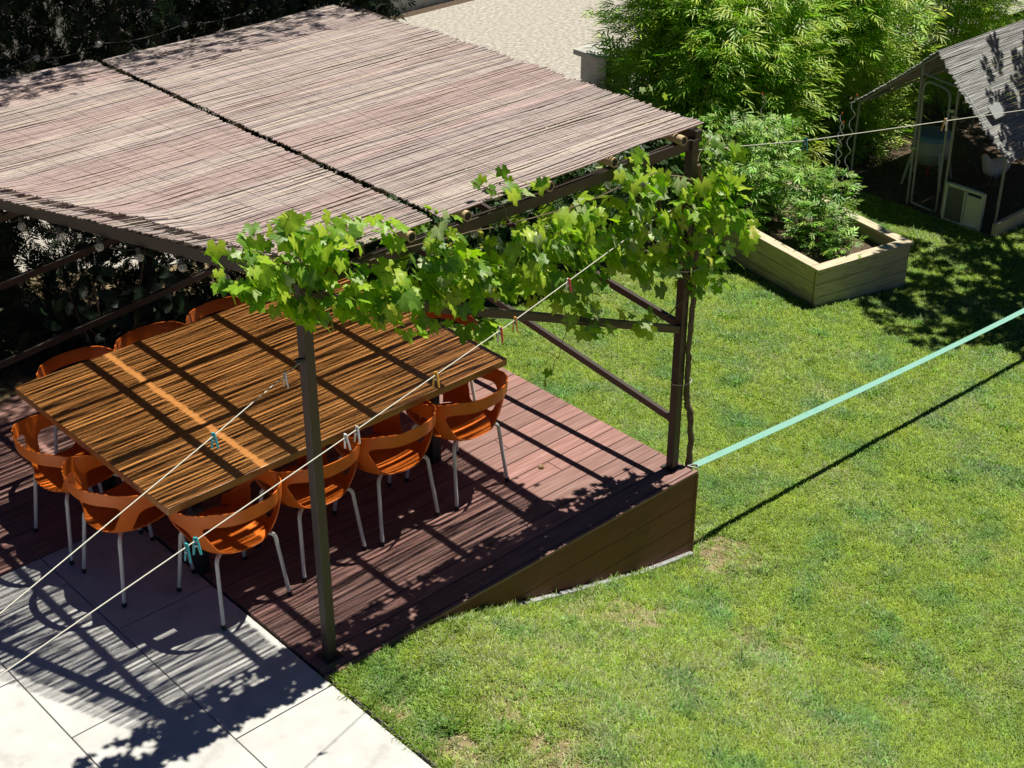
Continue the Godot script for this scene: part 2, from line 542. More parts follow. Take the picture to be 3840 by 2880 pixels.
func pergola() -> void:
	var org := Vector3(4.5, 0, -6.5)
	var p := thing("pergola", "dark brown steel pergola frame carrying the reed roof", "pergola", org)
	var posts := [[3.313, -4.98], [5.877, -4.99], [5.93, -8.12], [2.40, -8.12]]
	for q: Array in posts:
		var m := MB.new()
		m.box(Vector3(q[0], 1.05, q[1]) - org, Vector3(0.027, 1.05, 0.027), 0.003)
		var o := put("post", m.mesh(), M.steel, p)
		m = MB.new()
		m.box(Vector3(q[0], 0.004, q[1]) - org, Vector3(0.05, 0.004, 0.05), 0.001)
		put("foot_plate", m.mesh(), M.steel, o)
	var beams := [
		["beam", Vector3(3.29, 2.07, -5.0), Vector3(5.905, 2.07, -5.0), 0.04, 0.062],
		["beam", Vector3(left_x(-4.97) - 0.01, 2.067, -4.94), Vector3(left_x(-8.15), 2.067, -8.15), 0.04, 0.066],
		["beam", Vector3(5.90, 2.11, -4.965), Vector3(5.955, 2.11, -8.17), 0.05, 0.07],
		["beam", Vector3(2.35, 2.07, -8.12), Vector3(5.94, 2.07, -8.12), 0.04, 0.062]]
	for z: float in [-5.62, -6.235, -6.86, -7.48]:
		beams.append(["rafter", Vector3(left_x(z) + 0.02, 2.07, z), Vector3(5.90, 2.07, z), 0.035, 0.05])
	# rails of the open side and of the hedge side, and the brace by the corner post
	beams.append(["rail", Vector3(5.88, 0.335, -5.016), Vector3(5.93, 0.68, -8.1), 0.03, 0.045])
	beams.append(["rail", Vector3(5.88, 0.97, -5.016), Vector3(5.93, 1.28, -8.1), 0.03, 0.045])
	beams.append(["rail", Vector3(2.42, 0.42, -8.06), Vector3(5.91, 0.72, -8.08), 0.03, 0.045])
	beams.append(["rail", Vector3(2.42, 0.92, -8.06), Vector3(5.91, 1.20, -8.08), 0.03, 0.045])
	beams.append(["rail", Vector3(2.42, 1.33, -8.06), Vector3(5.91, 1.62, -8.08), 0.03, 0.045])
	beams.append(["brace", Vector3(5.853, 0.955, -4.985), Vector3(3.34, 2.02, -4.985), 0.03, 0.045])
	for q: Array in beams:
		var m := MB.new()
		m.beam(q[1] - org, q[2] - org, q[3], q[4], 0.003)
		put(q[0], m.mesh(), M.steel, p)
	# bamboo poles across the beams, under the reeds
	for x: float in [2.83, 3.38, 3.93, 4.268, 4.80, 5.267, 5.759]:
		var zr := -8.1
		var zf := -4.955 + rr(-0.02, 0.02)
		if x < 3.3: zf = -6.12 - (3.015 - x) / 0.345 + 0.2
		var m := MB.new()
		var pts := []
		for k in 9:
			var t := k / 8.0
			pts.append(Vector3(x + 0.008 * sin(t * 5 + x), 2.132 + 0.004 * sin(t * 9 + x * 3), lerpf(zf, zr, t)) - org)
		m.tube(pts, [0.026], 12, false)
		# solid black plug in the pole end, painting the shade inside the cane
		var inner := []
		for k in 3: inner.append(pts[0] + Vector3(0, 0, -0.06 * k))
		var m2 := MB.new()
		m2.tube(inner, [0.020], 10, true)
		var o := put("bamboo_pole", m.mesh(), M.bamboo_pole, p)
		put("dark_plug", m2.mesh(), M.black_rubber, o)
		var rim := MB.new()
		rim.lathe(Vector3.ZERO, [Vector2(0.0195, 0), Vector2(0.0262, 0.0)], 14)
		var ro := put("cut_rim", rim.mesh(), M.bamboo_pole, o, pts[0] + Vector3(0, 0, 0.001))
		ro.rotation.x = PI / 2
	reed_mats()

func reed_mats() -> void:
	var fn := FastNoiseLite.new()
	fn.seed = 91; fn.frequency = 1.0; fn.fractal_octaves = 3
	var colors := [Color(0.42, 0.345, 0.32), Color(0.39, 0.32, 0.30), Color(0.47, 0.395, 0.36), Color(0.34, 0.285, 0.27), Color(0.42, 0.325, 0.305), Color(0.52, 0.44, 0.37)]
	var specs := [
		["weathered pinkish grey reed mat roofing the pergola beside the slanting beam", 0],
		["weathered pinkish grey reed mat roofing the pergola beside the lawn", 1],
		["older reed mat lying under the roof mat along the slanting beam", 2]]
	for sp: Array in specs:
		var kind: int = sp[1]
		var org := Vector3(3.4 if kind != 1 else 5.0, 2.17, -6.5)
		var t := thing("reed_mat", sp[0], "reed mat", org)
		var z := -4.985 if kind < 2 else -5.12
		var zend := -8.18
		if kind == 1: zend = -8.12
		while z > zend:
			var xa := 0.0
			var xb := 0.0
			if kind == 1:
				xa = 4.107 + 0.006 * fn.get_noise_2d(z * 9.0, 3.0) + rr(-0.006, 0.006)
				xb = 5.945 + 0.03 * fn.get_noise_2d(z * 3.0, 8.0) + rr(-0.022, 0.012)
				if z < -7.3: xb += (z + 7.3) * 0.16
			elif kind == 0:
				xa = reed_left(z) + 0.02 * fn.get_noise_2d(z * 4.0, 11.0) + rr(-0.006, 0.006)
				xb = 4.066 + 0.006 * fn.get_noise_2d(z * 9.0, 5.0) + rr(-0.006, 0.006)
			else:
				xa = 2.922 + 0.375 * (z + 5.9) + rr(-0.008, 0.008)
				xb = xa + 0.30 + rr(0, 0.15)
			var r := rr(0.0040, 0.0057)
			if kind == 2: r = rr(0.003, 0.004)
			var m := MB.new()
			var stripe := fn.get_noise_2d(z * 2.2, 40.0 + kind * 7.0)
			var cc: Color = colors[rng.randi() % 6]
			cc = cc.lerp(Color(0.44, 0.28, 0.26), clampf(stripe * 1.2, 0, 0.38))
			var kk := rr(0.86, 1.12)
			m.col = Color(cc.r * kk, cc.g * kk, cc.b * kk)
			var pts := []
			var n := 8
			for k in n + 1:
				var x := lerpf(xa, xb, float(k) / n)
				# strands bunch together and drift apart
				var dz := 0.0140 * fn.get_noise_2d(x * 0.9 + kind * 20.0, z * 30.0) + 0.004 * fn.get_noise_2d(x * 2.5, z * 60.0) + rr(-0.0012, 0.0012)
				var sag := 0.008 * fn.get_noise_2d(x * 1.1, z * 1.1 + 60.0) + 0.005 * fn.get_noise_2d(x * 1.5, z * 40.0 + 9.0)
				var y := 2.170 + sag + rr(-0.001, 0.0015)
				if kind == 2: y = 2.182 - 0.03 * clampf((x - xa) / 0.2, 0, 1) + sag * 0.3
				elif kind == 0: y += (0.030 + 0.028 * fn.get_noise_2d(z * 1.6, 70.0)) * pow(clampf(1.0 - (x - xa) / 0.22, 0, 1), 1.5)
				pts.append(Vector3(x, y, z + dz) - org)
			m.tube(pts, [r * rr(0.9, 1.05), r, r, r * 0.95, r, r * 1.05, r, r, r * 0.9], 5, true)
			put("reed", m.mesh(), M.reed, t)
			z -= 0.0107 + rr(-0.0016, 0.0016) if kind < 2 else 0.0145
		if kind < 2:
			for w in 8:
				var pts := []
				for k in 25:
					var zz := lerpf(-5.0, -8.05, k / 24.0)
					var f := (w + 0.5) / 8.0
					var lo := reed_left(zz) if kind == 0 else 4.12
					var x := lerpf(lo, 4.06 if kind == 0 else 5.9, f) + 0.01 * fn.get_noise_2d(zz * 4.0, w * 5.0)
					pts.append(Vector3(x, 2.1765 + 0.012 * fn.get_noise_2d(x * 1.1, zz * 1.1 + 60.0), zz) - org)
				var m := MB.new()
				m.tube(pts, [0.0006], 4, false)
				put("binding_wire", m.mesh(), M.wire, t)

# ------------------------------------------------------------------ table and chairs
func table_and_chairs() -> void:
	var org := Vector3(4.045, 0, -6.5225)
	var t := thing("dining_table", "long varnished brown wooden dining table in striped reed shade", "table", org)
	var m := MB.new()
	m.box(Vector3(0, 0.697, 0), Vector3(1.14, 0.023, 0.8175), 0.004)
	put("tabletop", m.mesh(), M.tabletop, t)
	for s: int in [-1, 1]:
		for q: int in [-1, 1]:
			m = MB.new()
			m.box(Vector3(s * 0.82, 0.325, q * 0.5), Vector3(0.035, 0.325, 0.035), 0.004)
			put("leg", m.mesh(), M.black_rubber, t)
		m = MB.new()
		m.box(Vector3(s * 0.82, 0.655, 0), Vector3(0.03, 0.018, 0.46), 0.003)
		put("cross_bar", m.mesh(), M.black_rubber, t)
	m = MB.new()
	m.box(Vector3(0, 0.637, 0), Vector3(0.79, 0.03, 0.02), 0.003)
	put("spine", m.mesh(), M.black_rubber, t)
	# chairs: back towards local +z
	var shell := chair_shell()
	var spots := [
		[3.247, -5.745, 0.0, "first from the paving along the side beside the clothesline post"],
		[3.785, -5.79, 0.02, "second from the paving along the side beside the clothesline post"],
		[4.295, -5.765, 0.03, "third from the paving along the side beside the clothesline post"],
		[4.822, -5.755, 0.06, "fourth from the paving along the side beside the clothesline post"],
		[2.945, -6.765, -1.57, "at the table end over the paving, the one nearer the hedge"],
		[2.965, -6.25, -1.55, "at the table end over the paving, the one nearer the post"],
		[3.31, -7.22, 3.14, "first from the paving along the side facing the hedge"],
		[3.80, -7.20, 3.12, "second from the paving along the side facing the hedge"],
		[4.30, -7.21, 3.16, "third from the paving along the side facing the hedge"],
		[5.085, -6.30, 1.62, "at the table end facing the lawn"]]
	var first: Node3D = null
	for q: Array in spots:
		var ch: Node3D
		if first == null:
			ch = thing("armchair", "", "chair", Vector3.ZERO, 0.0, "orange armchairs round the table")
			put("shell", shell, M.orange, ch)
			var fr := MB.new()
			for s: int in [-1, 1]:
				fr.tube([Vector3(s * 0.125, 0.402, 0.13), Vector3(s * 0.13, 0.402, 0), Vector3(s * 0.125, 0.402, -0.14)], [0.0105], 8)
			put("seat_frame", fr.mesh(), M.white_tube, ch)
			for sx: int in [-1, 1]:
				for sz: int in [-1, 1]:
					var lg := MB.new()
					var pts := []
					var foot := Vector3(sx * 0.207, 0.02, sz * 0.214)
					var bend := Vector3(sx * 0.178, 0.395, sz * 0.170)
					for k in 6: pts.append(foot.lerp(bend, k / 5.0 * 0.93))
					for k in 5:
						var t2 := (k + 1) / 6.0
						var p0 := foot.lerp(bend, 0.93)
						var p2 := Vector3(sx * 0.152, 0.402, sz * 0.150)
						pts.append(p0.lerp(bend, t2).lerp(bend.lerp(p2, t2), t2))
					pts.append(Vector3(sx * 0.125, 0.402, sz * 0.130))
					lg.tube(pts, [0.0110], 8)
					var lo := put("leg", lg.mesh(), M.white_tube, ch)
					var ft := MB.new()
					ft.lathe(Vector3(foot.x + sx * 0.0008, 0, foot.z + sz * 0.001), [Vector2(0.0, 0.0), Vector2(0.0125, 0.001), Vector2(0.0135, 0.006), Vector2(0.013, 0.026), Vector2(0.0105, 0.028)], 10)
					put("foot_cap", ft.mesh(), M.black_rubber, lo)
			first = ch
		else:
			ch = first.duplicate()
			ch.name = numbered("armchair")
			add_child(ch)
		ch.position = Vector3(q[0], 0.0 if q[0] > 3.3 or q[1] < -6.75 else -0.004, q[1])
		ch.rotation.y = q[2]
		ch.set_meta("label", "orange plastic armchair, " + q[3])

func box_sdf(p: Vector2, c: Vector2, h: Vector2, r: float) -> float:
	var d := (p - c).abs() - h + Vector2(r, r)
	return Vector2(maxf(d.x, 0), maxf(d.y, 0)).length() + minf(maxf(d.x, d.y), 0) - r

func shell_point(ph: float, v: float) -> Vector3:
	var a := absf(ph)
	var top := 0.718
	if a > 0.7: top = lerpf(0.718, 0.66, clampf((a - 0.7) / 0.95, 0, 1))
	if a > 1.72: top = lerpf(0.66, 0.455, smoothstep(0.0, 1.0, clampf((a - 1.72) / 0.98, 0, 1)))
	var y0 := 0.418 + 0.012 * clampf((a - 1.2) / 1.5, 0, 1)
	var flare := pow(sin(v * PI / 2), 0.75)
	var rx := lerpf(0.185, 0.285, flare)
	var rz := lerpf(0.215, 0.285, flare)
	if a > PI / 2: rz = lerpf(0.215, 0.265, flare)
	var y := y0 + (top - y0) * pow(v, 1.25)
	var lean := 0.012 * v * maxf(cos(ph), 0)
	var s := sin(ph)
	var sx := signf(s) * pow(absf(s), 0.86)
	var cz := signf(cos(ph)) * pow(absf(cos(ph)), 0.92)
	return Vector3(rx * sx, y, rz * cz + lean)

func shell_keep(ph: float, v: float) -> float:
	var p := Vector2(absf(ph) * 0.27, v * 0.30)
	var d := box_sdf(p, Vector2(0.0, 0.129), Vector2(0.264 - 0.05 * (0.20 - p.y) / 0.12, 0.106), 0.045)
	d = minf(d, box_sdf(p, Vector2(0.437 + (p.y - 0.11) * 0.3, 0.122), Vector2(0.110, 0.090), 0.045))
	return d

func chair_shell() -> ArrayMesh:
	var m := MB.new()
	var nu := 108
	var nv := 26
	var pm := 2.72
	var th := 0.0065
	for a in nu:
		for b in nv:
			var q := [Vector2(lerpf(-pm, pm, float(a) / nu), float(b) / nv), Vector2(lerpf(-pm, pm, float(a + 1) / nu), float(b) / nv),
				Vector2(lerpf(-pm, pm, float(a + 1) / nu), float(b + 1) / nv), Vector2(lerpf(-pm, pm, float(a) / nu), float(b + 1) / nv)]
			for tr: Array in [[0, 1, 2], [0, 2, 3]]:
				var poly := []
				var cutp := []
				for k in 3:
					var p0: Vector2 = q[tr[k]]
					var p1: Vector2 = q[tr[(k + 1) % 3]]
					var d0 := shell_keep(p0.x, p0.y)
					var d1 := shell_keep(p1.x, p1.y)
					if d0 >= 0: poly.append(p0)
					if (d0 >= 0) != (d1 >= 0):
						var x := p0.lerp(p1, d0 / (d0 - d1))
						poly.append(x); cutp.append(x)
				if poly.size() < 3: continue
				var outer: Array[int] = []
				var inner: Array[int] = []
				for p: Vector2 in poly:
					var pn := shell_pn(p)
					outer.append(m.vert(pn[0] + pn[1] * th * 0.5, pn[1]))
					inner.append(m.vert(pn[0] - pn[1] * th * 0.5, -pn[1]))
				for k in poly.size() - 2:
					m.tri_i(outer[0], outer[k + 1], outer[k + 2])
					m.tri_i(inner[0], inner[k + 1], inner[k + 2])
				if cutp.size() == 2: shell_wall(m, cutp[0], cutp[1], th)
				for k in 3:       # rim
					var p0: Vector2 = q[tr[k]]
					var p1: Vector2 = q[tr[(k + 1) % 3]]
					if p0.y > 0.999 and p1.y > 0.999: shell_wall(m, p0, p1, th)
					elif absf(p0.x) > pm - 0.001 and absf(p1.x) > pm - 0.001: shell_wall(m, p0, p1, th)
	# seat, dished, closed at the front
	for side: int in [1, -1]:
		var rings := []
		for r in 9:
			var ring: Array[int] = []
			var rho := r / 8.0
			for s in 49:
				var ph := lerpf(-PI, PI, s / 48.0)
				var e := shell_point(ph, 0.0)
				var y := e.y - 0.016 * (1 - rho * rho) - (0.012 * rho * rho if absf(ph) > 2.4 else 0.0)
				var pos := Vector3(e.x * rho, y + (0.004 if side > 0 else -0.004), e.z * rho)
				ring.append(m.vert(pos, Vector3(-e.x * rho * 0.5, side, -e.z * rho * 0.5).normalized()))
			if r > 0:
				for s in 48: m.quad_i(rings[r - 1][s], rings[r - 1][s + 1], ring[s + 1], ring[s])
			rings.append(ring)
	return m.mesh()

func shell_pn(p: Vector2) -> Array:
	var e := 0.004
	var c := shell_point(p.x, p.y)
	var du := shell_point(p.x + e, p.y) - shell_point(p.x - e, p.y)
	var v0 := maxf(p.y - e, 0.0)
	var dv := shell_point(p.x, p.y + e) - shell_point(p.x, v0)
	var n := du.cross(dv).normalized()
	if n.dot(Vector3(c.x, 0, c.z)) < 0: n = -n
	return [c, n]

func shell_wall(m: MB, a: Vector2, b: Vector2, th: float) -> void:
	var pa := shell_pn(a)
	var pb := shell_pn(b)
	var pa1: Vector3 = pa[0] + pa[1] * th * 0.5
	var pa2: Vector3 = pa[0] - pa[1] * th * 0.5
	var pb1: Vector3 = pb[0] + pb[1] * th * 0.5
	var pb2: Vector3 = pb[0] - pb[1] * th * 0.5
	var n: Vector3 = (pb1 - pa1).cross(pa[1]).normalized()
	m.quad(pa1, pb1, pb2, pa2, n)

# ------------------------------------------------------------------ grape vine
func grape_leaf(k: int, col: Color) -> ArrayMesh:
	var m := MB.new()
	var r2 := RandomNumberGenerator.new()
	r2.seed = 100 + k
	var outline := []
	var nn := 30
	var lobes := [0.0, 1.02, 2.02, -1.02, -2.02]
	var lens := [1.0, 0.86, 0.66, 0.86, 0.66]
	for s in nn:
		var an := lerpf(-2.75, 2.75, s / float(nn - 1))
		var r := 0.52
		for l in 5:
			var d: float = absf(an - lobes[l])
			r = maxf(r, lens[l] * (1.0 - 0.45 * pow(d / 0.52, 1.2)) if d < 0.62 else 0.0)
		r *= 1.0 + (0.08 if s % 2 == 0 else -0.07) + r2.randf_range(-0.03, 0.03)
		outline.append(Vector2(sin(an) * r, cos(an) * r))
	var cup := r2.randf_range(0.10, 0.42)
	var fold := r2.randf_range(0.02, 0.25)
	var curl := r2.randf_range(-0.05, 0.3)
	var height := func(p: Vector2) -> float:
		return -cup * p.length_squared() * 0.5 + fold * absf(p.x) - curl * maxf(p.y, 0) * p.y * 0.6 + 0.05 * sin(p.x * 7 + k) * p.length()
	var base := Vector2(0, 0)
	var c3 := func(p: Vector2) -> Vector3: return Vector3(p.x, p.y, height.call(p)) * 0.55
	var nrm := func(p: Vector2) -> Vector3:
		var e := 0.02
		var hx: float = (height.call(p + Vector2(e, 0)) - height.call(p - Vector2(e, 0))) / (2 * e)
		var hy: float = (height.call(p + Vector2(0, e)) - height.call(p - Vector2(0, e))) / (2 * e)
		return Vector3(-hx, -hy, 1).normalized()
	m.col = Color(col.r * 1.12, col.g * 1.08, col.b * 1.1)
	var ctr := m.vert(c3.call(base), nrm.call(base))
	var mids: Array[int] = []
	var outs: Array[int] = []
	for p: Vector2 in outline:
		var vein := 1e9
		for l in 5: vein = minf(vein, absf(atan2(p.x, p.y) - lobes[l]))
		var vk := 1.22 if vein < 0.11 else 0.94
		m.col = Color(col.r * vk, col.g * vk, col.b * vk)
		mids.append(m.vert(c3.call(p * 0.55), nrm.call(p * 0.55)))
		m.col = Color(col.r * 0.95, col.g * 0.96, col.b * 0.9)
		outs.append(m.vert(c3.call(p), nrm.call(p)))
	for s in nn - 1:
		m.tri_i(ctr, mids[s], mids[s + 1])
		m.quad_i(mids[s], mids[s + 1], outs[s + 1], outs[s])
	# petiole
	m.col = Color(0.22, 0.16, 0.05)
	m.tube([Vector3(0, 0, 0), Vector3(0, -0.16, -0.03), Vector3(0, -0.34, -0.10)], [0.012, 0.010, 0.012], 3, false)
	return m.mesh()

func leaf_basis(nrm: Vector3, tip: Vector3, s: float) -> Basis:
	var z := nrm.normalized()
	var y := (tip - z * tip.dot(z)).normalized()
	var x := y.cross(z)
	return Basis(x * s, y * s, z * s)

func grape_vine() -> void:
	var org := Vector3(6.0, lawn_y(6.0) - 0.02, -4.93)
	var t := thing("grape_vine", "leafy grape vine climbing the corner post and trailing along the front beam", "vine", org)
	var tp := [Vector3(5.995, org.y, -4.95), Vector3(5.992, 0.0, -4.95), Vector3(5.985, 0.2, -4.95), Vector3(5.975, 0.35, -4.955), Vector3(5.955, 0.42, -4.965), Vector3(5.926, 0.5, -4.955), Vector3(5.918, 0.70, -4.952), Vector3(5.920, 0.85, -4.955), Vector3(5.916, 1.0, -4.95), Vector3(5.926, 1.15, -4.947), Vector3(5.920, 1.3, -4.95), Vector3(5.932, 1.6, -4.94), Vector3(5.915, 1.85, -4.93), Vector3(5.86, 2.0, -4.93)]
	var m := MB.new()
	var loc := []
	var trad := []
	var rads := [0.026, 0.019, 0.017, 0.018, 0.022, 0.019, 0.015, 0.016, 0.014, 0.015, 0.015, 0.013, 0.012, 0.010]
	for k in tp.size() - 1:
		for j in 5:
			loc.append(tp[k].lerp(tp[k + 1], j / 5.0) - org + Vector3(rr(-0.005, 0.005), 0, rr(-0.005, 0.005)))
			trad.append(lerpf(rads[k], rads[k + 1], j / 5.0) * rr(0.82, 1.25))
	m.tube(loc, trad, 9)
	put("trunk", m.mesh(), M.bark, t)
	var canes := [
		[Vector3(5.915, 1.85, -4.93), Vector3(5.5, 2.03, -4.90), Vector3(5.0, 2.0, -4.93), Vector3(4.5, 2.04, -4.92), Vector3(4.0, 2.08, -4.94), Vector3(3.6, 2.12, -4.94), Vector3(3.2, 2.26, -4.94), Vector3(3.05, 2.34, -4.95)],
		[Vector3(5.925, 1.25, -4.95), Vector3(5.7, 1.5, -4.94), Vector3(5.3, 1.65, -4.95), Vector3(4.85, 1.62, -4.95), Vector3(4.4, 1.80, -4.95), Vector3(3.9, 1.9, -4.95)],
		[Vector3(5.925, 1.25, -4.95), Vector3(5.82, 1.16, -4.93), Vector3(5.6, 1.10, -4.94), Vector3(5.4, 1.17, -4.94), Vector3(5.2, 1.22, -4.94), Vector3(5.0, 1.32, -4.94)],
		[Vector3(5.86, 2.0, -4.93), Vector3(6.0, 2.08, -4.98), Vector3(6.12, 1.9, -4.98), Vector3(6.2, 1.6, -4.98)],
		[Vector3(4.85, 1.62, -4.95), Vector3(4.83, 1.4, -4.86), Vector3(4.76, 1.2, -4.86), Vector3(4.68, 1.12, -4.86)],
		[Vector3(4.5, 2.04, -4.92), Vector3(4.45, 2.2, -4.95), Vector3(4.35, 2.27, -5.02)],
		[Vector3(3.3, 2.2, -4.94), Vector3(3.26, 2.4, -4.94), Vector3(3.22, 2.47, -4.92)]]
	for cn: Array in canes:
		var pts := []
		for k in cn.size() - 1:
			for j in 4:
				var q: Vector3 = cn[k].lerp(cn[k + 1], j / 4.0)
				pts.append(q - org + Vector3(rr(-0.012, 0.012), rr(-0.012, 0.012), rr(-0.01, 0.01)))
		pts.append(cn[cn.size() - 1] - org)
		m = MB.new()
		m.tube(pts, [0.006, 0.0055, 0.005, 0.005, 0.004, 0.004, 0.0035, 0.003] if cn.size() > 5 else [0.003, 0.0025, 0.002], 5)
		put("cane", m.mesh(), M.bark, t)
	for y: float in [0.60, 1.33]:
		m = MB.new()
		var pts := []
		for k in 17:
			var an := TAU * k / 16.0
			pts.append(Vector3(5.897 + 0.062 * cos(an), y + 0.012 * sin(an), -4.972 + 0.056 * sin(an)) - org)
		m.tube(pts, [0.0032], 5, false)
		put("tie", m.mesh(), M.rope, t)
	# leaves: blobs of (x, y, half width, half height) along the front of the roof
	var blobs := [[3.2, 2.22, 0.25, 0.19], [3.41, 2.07, 0.19, 0.18], [3.31, 2.38, 0.12, 0.07], [3.02, 2.24, 0.1, 0.1], [3.45, 2.25, 0.12, 0.08], [3.66, 1.96, 0.17, 0.13], [3.81, 1.86, 0.17, 0.14], [3.71, 2.22, 0.08, 0.08], [3.89, 1.7, 0.1, 0.06], [4.04, 1.98, 0.18, 0.14], [4.05, 2.14, 0.09, 0.09], [4.15, 1.84, 0.18, 0.13], [4.33, 1.79, 0.15, 0.12], [4.57, 1.86, 0.17, 0.18], [4.57, 2.22, 0.11, 0.05], [4.82, 1.73, 0.19, 0.18], [4.82, 1.93, 0.12, 0.09], [4.93, 1.51, 0.16, 0.14], [5.06, 1.7, 0.16, 0.15], [5.05, 1.91, 0.12, 0.12], [5.33, 1.73, 0.16, 0.18], [5.38, 2.02, 0.14, 0.14], [5.52, 1.5, 0.13, 0.13], [5.68, 1.81, 0.15, 0.16], [5.74, 1.49, 0.13, 0.13], [6.04, 1.98, 0.13, 0.1], [6.09, 1.72, 0.15, 0.16], [6.25, 1.5, 0.11, 0.11], [6.06, 1.36, 0.13, 0.1], [5.92, 1.63, 0.13, 0.16], [5.11, 1.24, 0.06, 0.08], [5.47, 1.19, 0.08, 0.05], [4.26, 1.58, 0.09, 0.06], [5.96, 1.25, 0.14, 0.09]]
	var cols := [Color(0.41, 0.60, 0.04), Color(0.29, 0.50, 0.04), Color(0.52, 0.67, 0.06), Color(0.18, 0.34, 0.05), Color(0.48, 0.59, 0.28), Color(0.60, 0.60, 0.10)]
	var meshes: Array[ArrayMesh] = []
	for k in 12: meshes.append(grape_leaf(k, cols[[0, 1, 2, 3, 0, 1, 2, 4, 0, 1, 3, 5][k]]))
	var all := []
	for b: Array in blobs:
		var count := int(ceil(b[2] * b[3] * 1950.0)) + 2
		for k in count:
			var an := rr(0, TAU)
			var rad := sqrt(rng.randf())
			var p := Vector3(b[0] + cos(an) * rad * b[2], b[1] + sin(an) * rad * b[3], 0)
			var dep := rr(-1, 1) if rng.randf() < 0.6 else rr(0, 1)
			p.z = -4.96 + dep * (0.13 if dep > 0 else 0.18)
			if b[0] > 5.8: p.z = -5.0 + dep * 0.15
			all.append([p, dep])
	for p: Vector3 in [Vector3(4.70, 1.17, -4.86), Vector3(4.67, 1.12, -4.85), Vector3(4.75, 1.24, -4.87), Vector3(4.36, 2.26, -5.02), Vector3(4.42, 2.22, -4.98), Vector3(6.0, 2.24, -5.42), Vector3(6.05, 2.2, -5.36), Vector3(6.02, 2.21, -5.50), Vector3(5.98, 2.19, -5.60), Vector3(5.55, 1.16, -4.95), Vector3(5.12, 1.2, -4.95)]:
		all.append([p, 1.5])
	all.sort_custom(func(a, b): return a[1] > b[1])
	var rest := {}
	var made := 0
	for e: Array in all:
		var p: Vector3 = e[0]
		var nrm := Vector3(rr(-0.7, 0.9), rr(0.15, 1.1), rr(-0.15, 0.9))
		var tip := Vector3(rr(-0.8, 0.8), -1.0 + rr(-0.2, 0.5), rr(0, 0.8))
		var s := rr(0.055, 0.145)
		if e[1] == 1.5: s = rr(0.05, 0.085)
		var xf := Transform3D(leaf_basis(nrm, tip, s), p - org)
		var k := rng.randi() % 12
		if k == 11 and rng.randf() < 0.5: k = 2
		if made < 300:
			var o := put("leaf", meshes[k], M.leaf, t)
			o.transform = xf
			made += 1
		else:
			if not rest.has(k): rest[k] = []
			rest[k].append(xf)
	# the leaves behind, as one mass
	var mm := MB.new()
	for k: int in rest:
		var arr := meshes[k].surface_get_arrays(0)
		var vv: PackedVector3Array = arr[Mesh.ARRAY_VERTEX]
		var vn: PackedVector3Array = arr[Mesh.ARRAY_NORMAL]
		var vc: PackedColorArray = arr[Mesh.ARRAY_COLOR]
		var vi: PackedInt32Array = arr[Mesh.ARRAY_INDEX]
		for xf: Transform3D in rest[k]:
			var b0 := mm.v.size()
			for j in vv.size():
				mm.v.append(xf * vv[j]); mm.n.append((xf.basis * vn[j]).normalized()); mm.c.append(vc[j]); mm.u.append(Vector2.ZERO)
			for j in vi: mm.i.append(b0 + j)
	if mm.v.size() > 0:
		var o := put("inner_leaves", mm.mesh(), M.leaf, t)
		o.set_meta("kind", "stuff")

# ------------------------------------------------------------------ clothesline
func rope_thing(called_label: String, pts: Array, r: float) -> void:
	var org: Vector3 = pts[0]
	var t := thing("clothesline", called_label, "clothesline", org)
	var m := MB.new()
	var loc := []
	for k in pts.size() - 1:
		for j in 10: loc.append(pts[k].lerp(pts[k + 1], j / 10.0) - org)
	loc.append(pts[pts.size() - 1] - org)
	m.tube(loc, [r], 6)
	put("rope", m.mesh(), M.rope, t)

